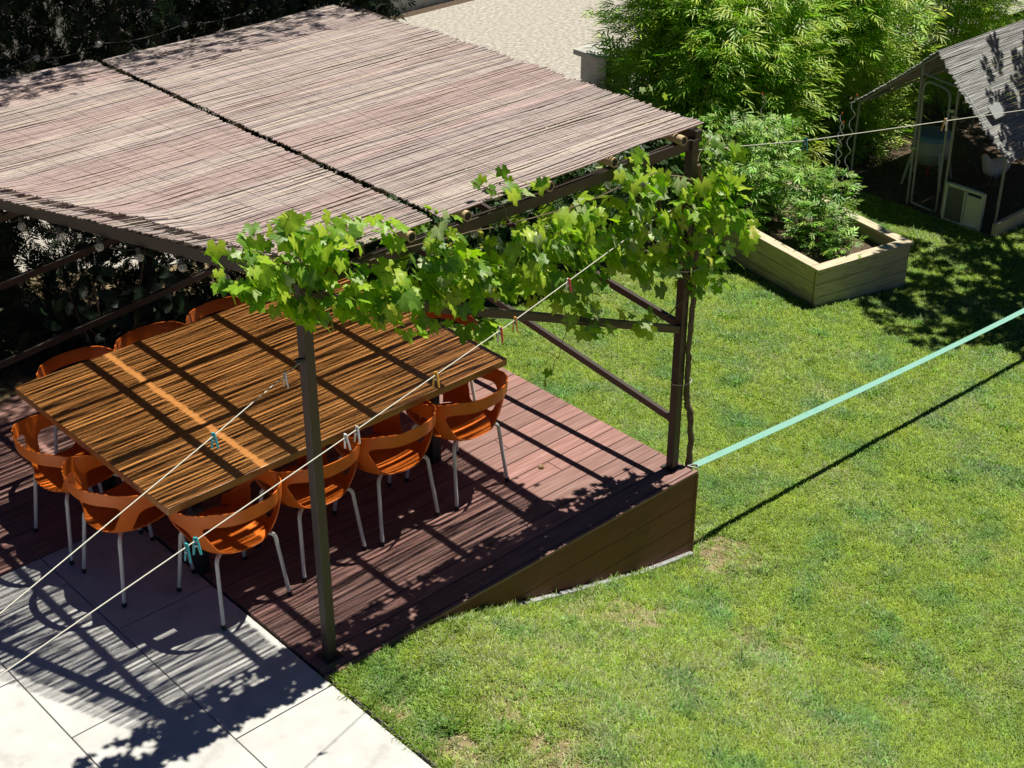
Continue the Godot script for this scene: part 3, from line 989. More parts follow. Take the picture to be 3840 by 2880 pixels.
func clothesline() -> void:
	rope_thing("pale clothesline tied to the front post of the pergola", [Vector3(3.285, 1.73, -4.965), Vector3(2.615, 1.738, -4.67), Vector3(1.457, 1.75, -4.176), Vector3(-0.6, 1.76, -3.30)], 0.0023)
	rope_thing("pale clothesline running past the front post into the vine at the corner post", [Vector3(5.85, 1.775, -4.94), Vector3(5.46, 1.765, -4.90), Vector3(4.22, 1.752, -4.58), Vector3(2.99, 1.762, -4.27), Vector3(1.29, 1.80, -3.82), Vector3(-0.6, 1.86, -3.31)], 0.0023)
	rope_thing("pale clothesline stretched from the corner post over the raised bed", [Vector3(5.90, 2.03, -4.98), Vector3(6.5, 2.005, -4.71), Vector3(7.84, 2.0, -4.17), Vector3(9.8, 2.02, -3.36)], 0.0024)
	for q: Array in [[Vector3(-0.6, -0.02, -3.30), 2.0, "steel clothesline pole standing on the paving"], [Vector3(9.8, -0.99, -3.355), 3.12, "steel clothesline pole standing on the lawn"]]:
		var pt := thing("clothesline_pole", q[2], "pole", q[0])
		var m := MB.new()
		m.tube([Vector3(0, 0, 0), Vector3(0, q[1], 0)], [0.022], 12)
		put("shaft", m.mesh(), M.steel, pt)
		m = MB.new()
		m.lathe(Vector3(0, q[1], 0), [Vector2(0.026, -0.02), Vector2(0.026, 0.004), Vector2(0.0, 0.012)], 12)
		put("cap", m.mesh(), M.black_rubber, pt)
	var hook := thing("line_tensioner", "small black line hook on the front post of the pergola", "hook", Vector3(3.262, 1.735, -4.96))
	var hm := MB.new()
	hm.box(Vector3.ZERO, Vector3(0.022, 0.011, 0.009), 0.003, Basis(Vector3.UP, -0.4))
	put("body", hm.mesh(), M.black_rubber, hook)
	hm = MB.new()
	hm.tube([Vector3(0.018, 0, -0.002), Vector3(0.030, 0.003, -0.012)], [0.003], 6)
	put("screw", hm.mesh(), M.galv, hook)
	var turq := mat(0.02, 0.42, 0.48, 0.4)
	var white := mat(0.75, 0.76, 0.74, 0.4)
	var wood := mat(0.62, 0.36, 0.09, 0.6)
	var yellow := mat(0.75, 0.40, 0.04, 0.45)
	var red := mat(0.62, 0.06, 0.05, 0.45)
	var teal := mat(0.02, 0.22, 0.24, 0.4)
	var pale := mat(0.60, 0.50, 0.36, 0.55)
	var r2a := Vector3(5.46, 1.765, -4.90)
	var pins := [
		[Vector3(2.11, 1.781, -4.036), turq, turq, "turquoise plastic clothes peg on the line, lower of a close pair"],
		[Vector3(2.155, 1.780, -4.048), turq, turq, "turquoise plastic clothes peg on the line, upper of a close pair"],
		[Vector3(3.0, 1.762, -4.273), white, white, "white plastic clothes peg hanging before the front post's chair row, splayed"],
		[Vector3(3.07, 1.761, -4.291), pale, white, "off-white clothes peg just above the splayed white one"],
		[Vector3(3.60, 1.757, -4.424), yellow, yellow, "yellow plastic clothes peg over the table edge"],
		[Vector3(4.09, 1.753, -4.547), white, red, "white clothes peg with one red leg"],
		[Vector3(4.21, 1.752, -4.577), yellow, wood, "orange yellow clothes peg in front of the pergola brace"],
		[Vector3(4.67, 1.756, -4.696), white, red, "white and pink clothes peg among the vine leaves"],
		[Vector3(5.46, 1.765, -4.90), teal, white, "grey green clothes peg at the corner post's vine"],
		[Vector3(2.63, 1.7378, -4.676), turq, turq, "turquoise clothes peg alone on the line tied to the front post"],
		[Vector3(3.14, 1.7317, -4.901), pale, white, "off-white clothes peg close to the front post"],
		[Vector3(6.5, 2.005, -4.71), teal, teal, "dark teal clothes peg on the line over the raised bed"],
		[Vector3(7.34, 2.002, -4.371), wood, white, "clothes peg with one orange and one white leg"]]
	var leg := MB.new()
	for s: int in [1]:
		leg.tube([Vector3(0, 0.016, 0), Vector3(0, 0.0, 0), Vector3(0, -0.03, 0.0), Vector3(0, -0.062, 0.0)], [0.0045, 0.0055, 0.0055, 0.0045], 4)
	var lm := leg.mesh()
	var spring := MB.new()
	spring.tube([Vector3(-0.008, -0.018, 0), Vector3(0.008, -0.018, 0)], [0.005], 6)
	var sm := spring.mesh()
	for q: Array in pins:
		var pg := thing("clothes_peg", q[3], "peg", q[0], rr(0.2, 0.9), "clothes pegs on the lines")
		for s: int in [-1, 1]:
			var o := put("leg", lm, q[1] if s < 0 else q[2], pg, Vector3(0.0, 0, s * 0.0055))
			o.rotation.x = s * -0.13
		put("spring", sm, M.galv, pg)
		pg.rotation.z = rr(-0.1, 0.15)

func string_lights() -> void:
	var glass := StandardMaterial3D.new()
	glass.transparency = BaseMaterial3D.TRANSPARENCY_ALPHA
	glass.albedo_color = Color(0.85, 0.85, 0.82, 0.30)
	glass.roughness = 0.08
	var runs := [
		["string of clear round bulbs hung under the slanting beam", [Vector3(2.76, 2.03, -6.70), Vector3(2.80, 2.03, -6.60), Vector3(2.88, 2.03, -6.36), Vector3(2.96, 2.03, -6.13), Vector3(3.04, 2.03, -5.90), Vector3(3.13, 2.03, -5.67), Vector3(3.215, 2.03, -5.44), Vector3(3.30, 2.03, -5.2)], 0.075],
		["string of clear round bulbs hung under the front beam among vine leaves", [Vector3(3.6, 2.03, -5.02), Vector3(4.35, 2.03, -5.02), Vector3(5.266, 2.03, -5.02), Vector3(5.7, 2.03, -5.02)], 0.06],
		["string of clear round bulbs along the hedge edge of the reed roof", [Vector3(3.1, 2.24, -8.21), Vector3(3.75, 2.24, -8.21), Vector3(4.15, 2.24, -8.21), Vector3(4.75, 2.24, -8.21), Vector3(5.3, 2.24, -8.21)], 0.03]]
	for q: Array in runs:
		var ps: Array = q[1]
		var org: Vector3 = ps[0]
		var t := thing("string_light", q[0], "string lights", org)
		var m := MB.new()
		var loc := []
		for k in ps.size() - 1:
			for j in 6:
				var f := j / 6.0
				loc.append(ps[k].lerp(ps[k + 1], f) - org - Vector3(0, 0.03 * sin(f * PI), 0))
		loc.append(ps[ps.size() - 1] - org)
		m.tube(loc, [0.003], 5)
		put("cord", m.mesh(), M.black_rubber, t)
		for k in ps.size():
			if k == 0 or k == ps.size() - 1: continue
			var c: Vector3 = ps[k] - org - Vector3(0, q[2] - 0.02, 0)
			m = MB.new()
			m.tube([c + Vector3(0, 0.062, 0), c + Vector3(0, 0.03, 0)], [0.011, 0.013], 8)
			put("socket", m.mesh(), M.black_rubber, t)
			m = MB.new()
			var prof := []
			for a in 11:
				var an := lerpf(-PI / 2, PI / 2 - 0.35, a / 10.0)
				prof.append(Vector2(cos(an) * 0.021, sin(an) * 0.021))
			m.lathe(c + Vector3(0, 0.008, 0), prof, 16)
			var bo := put("bulb", m.mesh(), glass, t)
			m = MB.new()
			m.tube([c + Vector3(0, 0.028, 0), c + Vector3(0.002, 0.008, 0), c + Vector3(0, 0.0, 0)], [0.0045, 0.0025, 0.0015], 5)
			put("filament", m.mesh(), M.rope, bo)

# ------------------------------------------------------------------ raised bed
func raised_bed() -> void:
	var rot := -0.19
	var bs := Basis(Vector3.UP, rot)
	var corner := Vector3(9.76, 0, -6.80)
	var w := 1.10
	var l := 1.95
	var top := -0.585
	var ctr := corner + bs * Vector3(w / 2, 0, -l / 2)
	var t := thing("raised_bed", "pale pressure-treated timber raised bed full of tomato plants", "planter", Vector3(ctr.x, top - 0.5, ctr.z), rot)
	var th := 0.028
	for k in 4:
		var y := 0.5 - 0.03 - 0.062 - 0.128 * k
		for s: int in [-1, 1]:
			var m := MB.new()
			m.box(Vector3.ZERO, Vector3(w / 2 - 0.012, 0.0625, th / 2), 0.003)
			put("plank", m.mesh(), M.timber[(k + s + 4) % 4], t, Vector3(0, y, s * (l / 2 - 0.03)))
			m = MB.new()
			m.box(Vector3.ZERO, Vector3(l / 2 - 0.06, 0.0625, th / 2), 0.003)
			var o := put("plank", m.mesh(), M.timber[(k * 3 + s + 5) % 4], t, Vector3(s * (w / 2 - 0.03), y, 0))
			o.rotation.y = PI / 2
	for s: int in [-1, 1]:
		var m := MB.new()
		m.box(Vector3.ZERO, Vector3(w / 2 + 0.005, 0.014, 0.052), 0.004)
		put("rim_board", m.mesh(), M.timber[1], t, Vector3(0, 0.486, s * (l / 2 - 0.047)))
		m = MB.new()
		m.box(Vector3.ZERO, Vector3(l / 2 - 0.101, 0.014, 0.052), 0.004)
		var o := put("rim_board", m.mesh(), M.timber[2], t, Vector3(s * (w / 2 - 0.047), 0.486, 0))
		o.rotation.y = PI / 2
	var sl := MB.new()
	sl.box(Vector3(0, 0.22, 0), Vector3(w / 2 - 0.06, 0.14, l / 2 - 0.06), 0.01)
	put("soil", sl.mesh(), M.earth, t)
	# tomato plants standing in the bed
	var spray := leaf_spray(5, 0.055, 0.016, Color(0.25, 0.43, 0.09), 0.4)
	var plants := [[-0.32, -0.66, 0.98, 0.27], [0.02, -0.42, 0.92, 0.28], [-0.36, -0.22, 0.74, 0.24], [0.08, 0.02, 0.66, 0.24], [0.20, 0.30, 0.64, 0.20], [-0.12, 0.46, 0.46, 0.21], [-0.04, 0.74, 0.22, 0.17], [0.26, -0.70, 0.80, 0.22]]
	for q: Array in plants:
		var base := t.position + bs * Vector3(q[0], 0.36, q[1])
		var pl := thing("tomato_plant", "bushy tomato plant growing in the timber raised bed", "plant", base, rr(0, TAU), "tomato plants in the raised bed")
		for k in 4:
			var m := MB.new()
			var pts := []
			var dx := rr(-0.12, 0.12)
			var dz := rr(-0.12, 0.12)
			for j in 7: pts.append(Vector3(dx * j / 6.0 + rr(-0.01, 0.01), q[2] * 0.92 * j / 6.0, dz * j / 6.0 + rr(-0.01, 0.01)))
			m.tube(pts, [0.007, 0.006, 0.005, 0.004, 0.003], 5)
			put("stem", m.mesh(), M.stem if M.has("stem") else M.bark, pl)
		var xf := []
		var cs := []
		for k in int(430 * q[2] * q[3] / 0.25):
			var h := pow(rng.randf(), 0.75)
			var rad: float = q[3] * (0.55 + 0.5 * sin(h * 2.6)) * sqrt(rng.randf())
			var an := rr(0, TAU)
			var p := Vector3(cos(an) * rad, q[2] * h, sin(an) * rad)
			var dir := Vector3(cos(an) + rr(-0.8, 0.8), rr(-0.8, 0.6), sin(an) + rr(-0.8, 0.8)).normalized()
			xf.append(Transform3D(leaf_basis(Vector3(rr(-0.6, 0.6), 1, rr(-0.6, 0.6)), dir, rr(0.7, 1.3)), p))
			var kk := rr(0.45, 1.5)
			cs.append(Color(kk * rr(0.8, 1.3), kk, kk * rr(0.7, 1.2)))
		stuff("foliage", spray, M.foliage, pl, xf, cs)
	# galvanised spiral stakes
	for q: Array in [[0.40, 0.20, 1.30, "tallest of the three galvanised spiral stakes behind the low tomato plant"], [0.36, 0.12, 1.10, "middle-height galvanised spiral stake of the three behind the low tomato plant"], [0.44, 0.05, 0.98, "shortest of the three galvanised spiral stakes behind the low tomato plant"], [-0.05, -0.45, 1.2, "lone galvanised spiral stake topping the tall tomato plants"]]:
		var base := t.position + bs * Vector3(q[0], 0.355, q[1])
		var st := thing("spiral_stake", q[3], "plant stake", base, 0.0, "spiral stakes in the raised bed")
		var m := MB.new()
		var pts := []
		var h: float = q[2]
		for k in 61:
			var f := k / 60.0
			var an: float = f * h / 0.17 * TAU + q[1] * 20
			pts.append(Vector3(cos(an) * 0.022 + 0.06 * f * (q[0] - 0.3), f * h, sin(an) * 0.022))
		m.tube(pts, [0.0042], 5)
		put("rod", m.mesh(), M.galv, st)
		m = MB.new()
		m.lathe(pts[60], [Vector2(0.0065, -0.012), Vector2(0.008, 0.004), Vector2(0.0, 0.012)], 8)
		put("cap", m.mesh(), M.red_cap if M.has("red_cap") else M.orange, st)

# a twig of narrow leaves: n leaflets along local +y, upper sides towards +z
func leaf_spray(n: int, ln: float, wd: float, col: Color, spread: float) -> ArrayMesh:
	var m := MB.new()
	for k in n:
		var f := float(k) / maxf(n - 1, 1)
		var side := 1.0 if k % 2 == 0 else -1.0
		var ang := side * (spread + 0.5 * (1 - f)) if k < n - 1 else 0.05
		var d := Vector3(sin(ang), cos(ang), 0.10 * sin(k * 2.1)).normalized()
		var s := d.cross(Vector3(0.2 * sin(k * 1.7), 0, 1)).normalized()
		var nn := s.cross(d).normalized()
		if nn.z < 0: nn = -nn
		var p := Vector3(0, f * ln * 0.9, 0)
		var l := ln * (0.8 + 0.4 * absf(sin(k * 1.3 + 0.5)))
		m.col = Color(col.r * (0.85 + 0.3 * absf(sin(k * 2.7))), col.g * (0.85 + 0.3 * absf(sin(k * 2.7))), col.b)
		var a := m.vert(p, nn)
		var b := m.vert(p + d * l * 0.35 + s * wd * 0.5 - nn * wd * 0.1, (nn + s * 0.3).normalized())
		var c := m.vert(p + d * l * 0.35 - s * wd * 0.5 - nn * wd * 0.1, (nn - s * 0.3).normalized())
		var e := m.vert(p + d * l * 0.72 + s * wd * 0.33 - nn * l * 0.05, (nn + s * 0.3).normalized())
		var g := m.vert(p + d * l * 0.72 - s * wd * 0.33 - nn * l * 0.05, (nn - s * 0.3).normalized())
		var h := m.vert(p + d * l - nn * l * 0.14, nn)
		m.tri_i(a, b, c); m.tri_i(b, e, c); m.tri_i(e, g, c); m.tri_i(e, h, g)
	return m.mesh()

# ------------------------------------------------------------------ coop
func coop() -> void:
	var g := -1.165
	var org := Vector3(12.7, g, -7.72)
	var t := thing("hen_coop", "walk-in hen coop of galvanised pipes with a steep grey reed roof", "coop", org)
	var pipe := func(called: String, pts: Array, r: float, parent: Node) -> void:
		var m := MB.new()
		var loc := []
		for p: Vector3 in pts: loc.append(p - org)
		m.tube(loc, [r * 0.8], 8)
		put(called, m.mesh(), M.pipe, parent)
	var apex := Vector3(12.7, 0.45, -7.73)
	var er := Vector3(12.7, -0.37, -6.85)
	var el := Vector3(12.7, -0.26, -8.58)
	var len := 2.3
	var dx := Vector3(len, 0.0, 0)
	for k in 3:
		var o := dx * (k / 2.0)
		pipe.call("post", [Vector3(er.x, g - 0.02, er.z) + o, er + o], 0.017, t)
		pipe.call("post", [Vector3(el.x, g - 0.02, el.z) + o, el + o], 0.017, t)
		pipe.call("roof_pipe", [er + o, apex + o], 0.016, t)
		pipe.call("roof_pipe", [el + o, apex + o], 0.016, t)
	for p: Vector3 in [apex, er, el]: pipe.call("purlin", [p, p + dx], 0.015, t)
	# door posts, lintel and the arched door
	pipe.call("door_post", [Vector3(12.7, g - 0.02, -7.86), Vector3(12.7, 0.31, -7.895)], 0.017, t)
	pipe.call("door_post", [Vector3(12.7, g - 0.02, -7.45), Vector3(12.7, 0.205, -7.465)], 0.017, t)
	pipe.call("lintel", [Vector3(12.7, 0.225, -7.89), Vector3(12.7, 0.175, -7.46)], 0.015, t)
	var arch := [Vector3(12.68, g + 0.05, -7.80), Vector3(12.68, -0.4, -7.82), Vector3(12.68, 0.08, -7.845)]
	for k in 6:
		var an := PI - k / 5.0 * PI / 2
		arch.append(Vector3(12.68, 0.08 + 0.085 * sin(an), -7.76 + 0.085 * cos(an)))
	for k in 7:
		var an := PI / 2 - k / 6.0 * PI / 2
		arch.append(Vector3(12.68, 0.045 + 0.10 * sin(an), -7.635 + 0.10 * cos(an)))
	arch.append(Vector3(12.68, -0.4, -7.52)); arch.append(Vector3(12.68, g + 0.03, -7.505)); arch.append(Vector3(12.68, g + 0.035, -7.66)); arch.append(Vector3(12.68, g + 0.05, -7.80))
	pipe.call("door_frame", arch, 0.015, t)
	for q: Vector3 in [Vector3(12.68, -0.06, -7.50), Vector3(12.69, -0.12, -7.46), Vector3(12.68, -0.55, -7.87)]:
		var m := MB.new()
		m.box(q - org, Vector3(0.012, 0.016, 0.035), 0.004)
		put("latch", m.mesh(), M.galv, t)
	# wire netting on the gable and the side
	var wm := MB.new()
	for k in 35:
		var z := -8.56 + k * 0.05
		var ytop := lerpf(el.y, apex.y, clampf((z - el.z) / (apex.z - el.z), 0, 1)) if z < apex.z else lerpf(apex.y, er.y, clampf((z - apex.z) / (er.z - apex.z), 0, 1))
		wm.tube([Vector3(12.715, g, z) - org, Vector3(12.715, ytop, z) - org], [0.0005], 3, false)
	for k in 32:
		var y := g + 0.03 + k * 0.05
		var z0 := el.z
		var z1 := er.z
		if y > el.y: z0 = lerpf(el.z, apex.z, (y - el.y) / (apex.y - el.y))
		if y > er.y: z1 = lerpf(er.z, apex.z, (y - er.y) / (apex.y - er.y))
		if z1 > z0: wm.tube([Vector3(12.715, y, z0) - org, Vector3(12.715, y, z1) - org], [0.0005], 3, false)
	for k in 46: wm.tube([Vector3(12.72 + k * 0.05, g, -6.865) - org, Vector3(12.72 + k * 0.05, er.y, -6.865) - org], [0.0005], 3, false)
	for k in 16: wm.tube([Vector3(12.7, g + k * 0.05, -6.865) - org, Vector3(15.0, g + k * 0.05, -6.865) - org], [0.0005], 3, false)
	var net := put("wire_netting", wm.mesh(), M.netting, t)
	net.set_meta("kind", "stuff")
	# reed roof: two slopes of canes running along the ridge
	var fn := FastNoiseLite.new()
	fn.seed = 55; fn.frequency = 1.0
	for s in 2:
		var e := er if s == 0 else el
		var slope := put("reed_cover", MB_empty(), M.reed, t)
		var m := MB.new()
		var n := 200
		for k in n:
			var f := (k + 0.5) / n * 1.06 - 0.01
			var base := apex.lerp(e, f)
			# the mat bows outwards a little over the pipes
			var out := Vector3(0, 1, 0.9 if s == 0 else -0.95).normalized() * (0.03 - 0.06 * sin(f * PI) * (0.5 if s == 0 else 0.3))
			var x0 := -0.05 + 0.05 * fn.get_noise_1d(k * 0.09) + rr(-0.02, 0.012)
			var pts := []
			for j in 9:
				var x := lerpf(x0, 2.45, j / 8.0)
				pts.append(base + out + Vector3(x, 0.012 * fn.get_noise_2d(x * 2.0, k * 0.1) + 0.009 * fn.get_noise_2d(x * 3.0, k * 0.7), 0.007 * fn.get_noise_2d(x * 3.0, k * 0.8 + 30)) - org)
			var kk := rr(0.75, 1.25)
			m.col = Color(0.33 * kk, 0.33 * kk, 0.32 * kk)
			m.tube(pts, [rr(0.0042, 0.0058)], 4, true)
		slope.mesh = m.mesh()
		slope.set_meta("kind", "stuff")
	# flat pale panel caught on the roof edge
	var tp := thing("roof_patch", "small flat grey board lying on the coop's reed roof edge", "board", Vector3(12.90, -0.02, -7.14))
	var tm := MB.new()
	tm.box(Vector3.ZERO, Vector3(0.10, 0.006, 0.07), 0.002, Basis(Vector3(1, 0, 0), 0.76))
	put("panel", tm.mesh(), M.pipe, tp)
	# timber sill along the side
	var sill := thing("timber_sill", "yellowish timber board edging the foot of the coop", "board", Vector3(13.8, g, -6.80))
	var sm := MB.new()
	sm.box(Vector3(0, 0.07, 0), Vector3(1.2, 0.085, 0.022), 0.004)
	put("plank", sm.mesh(), M.timber[0], sill)
	# bare earth floor of the run
	var fl := MB.new()
	fl.box(Vector3(14.2, g - 0.03, -8.0), Vector3(2.0, 0.04, 1.3), 0.03)
	structure("bare_earth", fl.mesh(), M.earth)
	# leaf litter
	var lit := []
	var litc := []
	for k in 500:
		lit.append(Transform3D(leaf_basis(Vector3(rr(-0.4, 0.4), 1, rr(-0.4, 0.4)), Vector3(rr(-1, 1), 0, rr(-1, 1)), rr(0.5, 1.2)), Vector3(rr(12.3, 15.5), g + 0.015, rr(-9.2, -6.8))))
		var kk := rr(0.5, 1.6)
		litc.append(Color(kk, kk * 0.9, kk * 0.8))
	var litter := stuff("leaf_litter", leaf_spray(2, 0.06, 0.02, Color(0.22, 0.15, 0.09), 0.6), M.foliage, self, lit, litc)
	tag(litter, "dry brown leaf litter strewn over the coop floor", "leaf litter")
	# hatch panel leaning at the gable
	var cream := mat(0.58, 0.60, 0.50, 0.45)
	var hp := thing("pop_door", "cream plastic pop-door panel with a grey half, set in the coop front", "hatch", Vector3(12.63, g, -7.18))
	var pm := MB.new()
	for s: int in [-1, 1]:
		pm.box(Vector3(0, 0.205, s * 0.205), Vector3(0.022, 0.205, 0.018), 0.008)
		pm.box(Vector3(0, 0.205 + s * 0.190, 0), Vector3(0.0215, 0.018, 0.190), 0.008)
	pm.box(Vector3(0, 0.205, 0.01), Vector3(0.020, 0.172, 0.012), 0.004)
	put("frame", pm.mesh(), cream, hp)
	pm = MB.new()
	pm.box(Vector3(0, 0.205, -0.095), Vector3(0.010, 0.174, 0.093), 0.004)
	put("dark_panel", pm.mesh(), mat(0.10, 0.11, 0.11, 0.5), hp)
	pm = MB.new()
	pm.box(Vector3(0, 0.195, 0.104), Vector3(0.010, 0.150, 0.082), 0.004)
	put("slide_panel", pm.mesh(), cream, hp)
	pm = MB.new()
	pm.box(Vector3(-0.016, 0.05, 0.104), Vector3(0.012, 0.012, 0.08), 0.003)
	put("sill", pm.mesh(), mat(0.7, 0.72, 0.7, 0.4), hp)
	# feeder drum on legs
	var fd := thing("feeder_drum", "grey green plastic feeder drum with a blue lid on splayed legs", "feeder", Vector3(13.35, g, -8.07))
	pm = MB.new()
	pm.lathe(Vector3.ZERO, [Vector2(0.0, 0.20), Vector2(0.05, 0.20), Vector2(0.13, 0.23), Vector2(0.185, 0.31), Vector2(0.20, 0.36), Vector2(0.212, 0.365), Vector2(0.212, 0.38), Vector2(0.20, 0.385), Vector2(0.195, 0.52)], 28)
	put("drum", pm.mesh(), mat(0.36, 0.42, 0.40, 0.5), fd)
	pm = MB.new()
	pm.lathe(Vector3.ZERO, [Vector2(0.203, 0.50), Vector2(0.203, 0.535), Vector2(0.19, 0.56), Vector2(0.10, 0.585), Vector2(0.0, 0.59)], 28)
	put("lid", pm.mesh(), mat(0.12, 0.28, 0.45, 0.45), fd)
	for k in 4:
		var an := k * PI / 2 + 0.5
		pm = MB.new()
		pm.beam(Vector3(cos(an) * 0.20, 0.40, sin(an) * 0.20), Vector3(cos(an) * 0.29, 0.0, sin(an) * 0.29), 0.035, 0.012, 0.002)
		put("leg", pm.mesh(), mat(0.55, 0.57, 0.57, 0.5), fd)
	pm = MB.new()
	pm.lathe(Vector3.ZERO, [Vector2(0.014, 0.20), Vector2(0.014, 0.10), Vector2(0.020, 0.09), Vector2(0.0, 0.085)], 10)
	put("spout", pm.mesh(), mat(0.45, 0.05, 0.05, 0.5), fd)
	hen()

func MB_empty() -> ArrayMesh:
	return null

# white hen, one body grown as a field of tapered capsules and meshed as surface nets
func hen() -> void:
	var t := thing("hen", "white hen standing in the coop behind the front corner post", "hen", Vector3(13.75, -1.157, -7.54), 0.0)
	# joints in local axes: the bird faces -x and a little to -z
	var bones := [
		[Vector3(-0.02, 0.20, 0.0), 0.085, Vector3(0.08, 0.215, 0.03), 0.088],
		[Vector3(-0.05, 0.215, -0.02), 0.075, Vector3(-0.085, 0.30, -0.06), 0.040],
		[Vector3(-0.085, 0.30, -0.06), 0.034, Vector3(-0.098, 0.335, -0.07), 0.030],
		[Vector3(0.12, 0.25, 0.05), 0.055, Vector3(0.185, 0.325, 0.085), 0.022],
		[Vector3(0.02, 0.22, 0.06), 0.05, Vector3(0.11, 0.235, 0.085), 0.035],
		[Vector3(0.03, 0.22, -0.05), 0.05, Vector3(0.12, 0.235, -0.02), 0.035],
		[Vector3(0.03, 0.14, 0.03), 0.04, Vector3(0.03, 0.10, 0.03), 0.018],
		[Vector3(0.03, 0.14, -0.03), 0.04, Vector3(0.03, 0.10, -0.03), 0.018]]
	var body := field_mesh(bones, 0.010, 0.022)
	put("body", body, mat(0.82, 0.80, 0.78, 0.85), t)
	var horn := mat(0.45, 0.32, 0.12, 0.6)
	for s: int in [-1, 1]:
		var m := MB.new()
		m.tube([Vector3(0.03, 0.105, s * 0.03), Vector3(0.035, 0.05, s * 0.03), Vector3(0.022, 0.012, s * 0.03)], [0.007, 0.006, 0.006], 6)
		for k in 3: m.tube([Vector3(0.022, 0.010, s * 0.03), Vector3(-0.025, 0.005, s * 0.03 + (k - 1) * 0.022)], [0.005, 0.003], 5)
		m.tube([Vector3(0.022, 0.010, s * 0.03), Vector3(0.045, 0.005, s * 0.03)], [0.005, 0.003], 5)
		put("leg", m.mesh(), horn, t)
	var bk := MB.new()
	bk.tube([Vector3(-0.12, 0.335, -0.085), Vector3(-0.148, 0.325, -0.098)], [0.008, 0.001], 6)
	put("beak", bk.mesh(), horn, t)
	var cb := MB.new()
	for k in 4: cb.tube([Vector3(-0.118 + k * 0.013, 0.355, -0.08 + k * 0.006), Vector3(-0.116 + k * 0.015, 0.385 - absf(k - 1.5) * 0.004, -0.08 + k * 0.007)], [0.006, 0.002], 5)
	cb.tube([Vector3(-0.118, 0.325, -0.082), Vector3(-0.12, 0.300, -0.083)], [0.006, 0.005], 5)
	put("comb", cb.mesh(), mat(0.5, 0.03, 0.03, 0.6), t)
	var ey := MB.new()
	for s: int in [-1, 1]:
		var c := Vector3(-0.108, 0.342, -0.075) + Vector3(0.42, 0, -0.9).normalized() * 0.027 * -s
		ey.tube([c, c + Vector3(0.42, 0, -0.9).normalized() * 0.004 * -s], [0.005, 0.004], 6)
	put("eye", ey.mesh(), M.black_rubber, t)

func field_mesh(bones: Array, cell: float, blend: float) -> ArrayMesh:
	var lo := Vector3(9, 9, 9)
	var hi := -lo
	for b: Array in bones:
		for q: Array in [[b[0], b[1]], [b[2], b[3]]]:
			var p: Vector3 = q[0]
			var r: float = q[1] + cell * 2
			lo = lo.min(p - Vector3(r, r, r)); hi = hi.max(p + Vector3(r, r, r))
	var n := Vector3i(((hi - lo) / cell).ceil()) + Vector3i(2, 2, 2)
	var val := PackedFloat32Array()
	val.resize(n.x * n.y * n.z)
	var f := func(p: Vector3) -> float:
		var acc := 0.0
		for b: Array in bones:
			var a: Vector3 = b[0]
			var d: Vector3 = b[2] - a
			var h := clampf((p - a).dot(d) / d.length_squared(), 0, 1)
			acc += exp(-((p - a - d * h).length() - lerpf(b[1], b[3], h)) / blend * 3.0)
		return -log(maxf(acc, 1e-9)) * blend / 3.0
	for z in n.z:
		for y in n.y:
			for x in n.x: val[(z * n.y + y) * n.x + x] = f.call(lo + Vector3(x, y, z) * cell)
	var m := MB.new()
	var at := {}
	for z in n.z - 1:
		for y in n.y - 1:
			for x in n.x - 1:
				var s := 0
				var sum := Vector3.ZERO
				var cnt := 0
				var cv := []
				for k in 8:
					var o := Vector3i(k & 1, (k >> 1) & 1, k >> 2)
					cv.append(val[((z + o.z) * n.y + y + o.y) * n.x + x + o.x])
					if cv[k] < 0: s += 1
				if s == 0 or s == 8: continue
				for k in 8:
					for bit: int in [1, 2, 4]:
						if k & bit: continue
						var k2 := k | bit
						if (cv[k] < 0) != (cv[k2] < 0):
							var w: float = cv[k] / (cv[k] - cv[k2])
							var a := Vector3(k & 1, (k >> 1) & 1, k >> 2)
							var b := Vector3(k2 & 1, (k2 >> 1) & 1, k2 >> 2)
							sum += a.lerp(b, w); cnt += 1
				var p := lo + (Vector3(x, y, z) + sum / cnt) * cell
				var e := cell * 0.5
				var nn := Vector3(f.call(p + Vector3(e, 0, 0)) - f.call(p - Vector3(e, 0, 0)), f.call(p + Vector3(0, e, 0)) - f.call(p - Vector3(0, e, 0)), f.call(p + Vector3(0, 0, e)) - f.call(p - Vector3(0, 0, e))).normalized()
				at[(z * n.y + y) * n.x + x] = m.vert(p, nn)
	for z in range(1, n.z - 1):
		for y in range(1, n.y - 1):
			for x in range(1, n.x - 1):
				var i0 := (z * n.y + y) * n.x + x
				for ax in 3:
					var st: int = [1, n.x, n.x * n.y][ax]
					if (val[i0] < 0) == (val[i0 + st] < 0): continue
					var u: int = [n.x, n.x * n.y, 1][ax]
					var w: int = [n.x * n.y, 1, n.x][ax]
					m.quad_i(at[i0], at[i0 - u], at[i0 - u - w], at[i0 - w])
	return m.mesh()

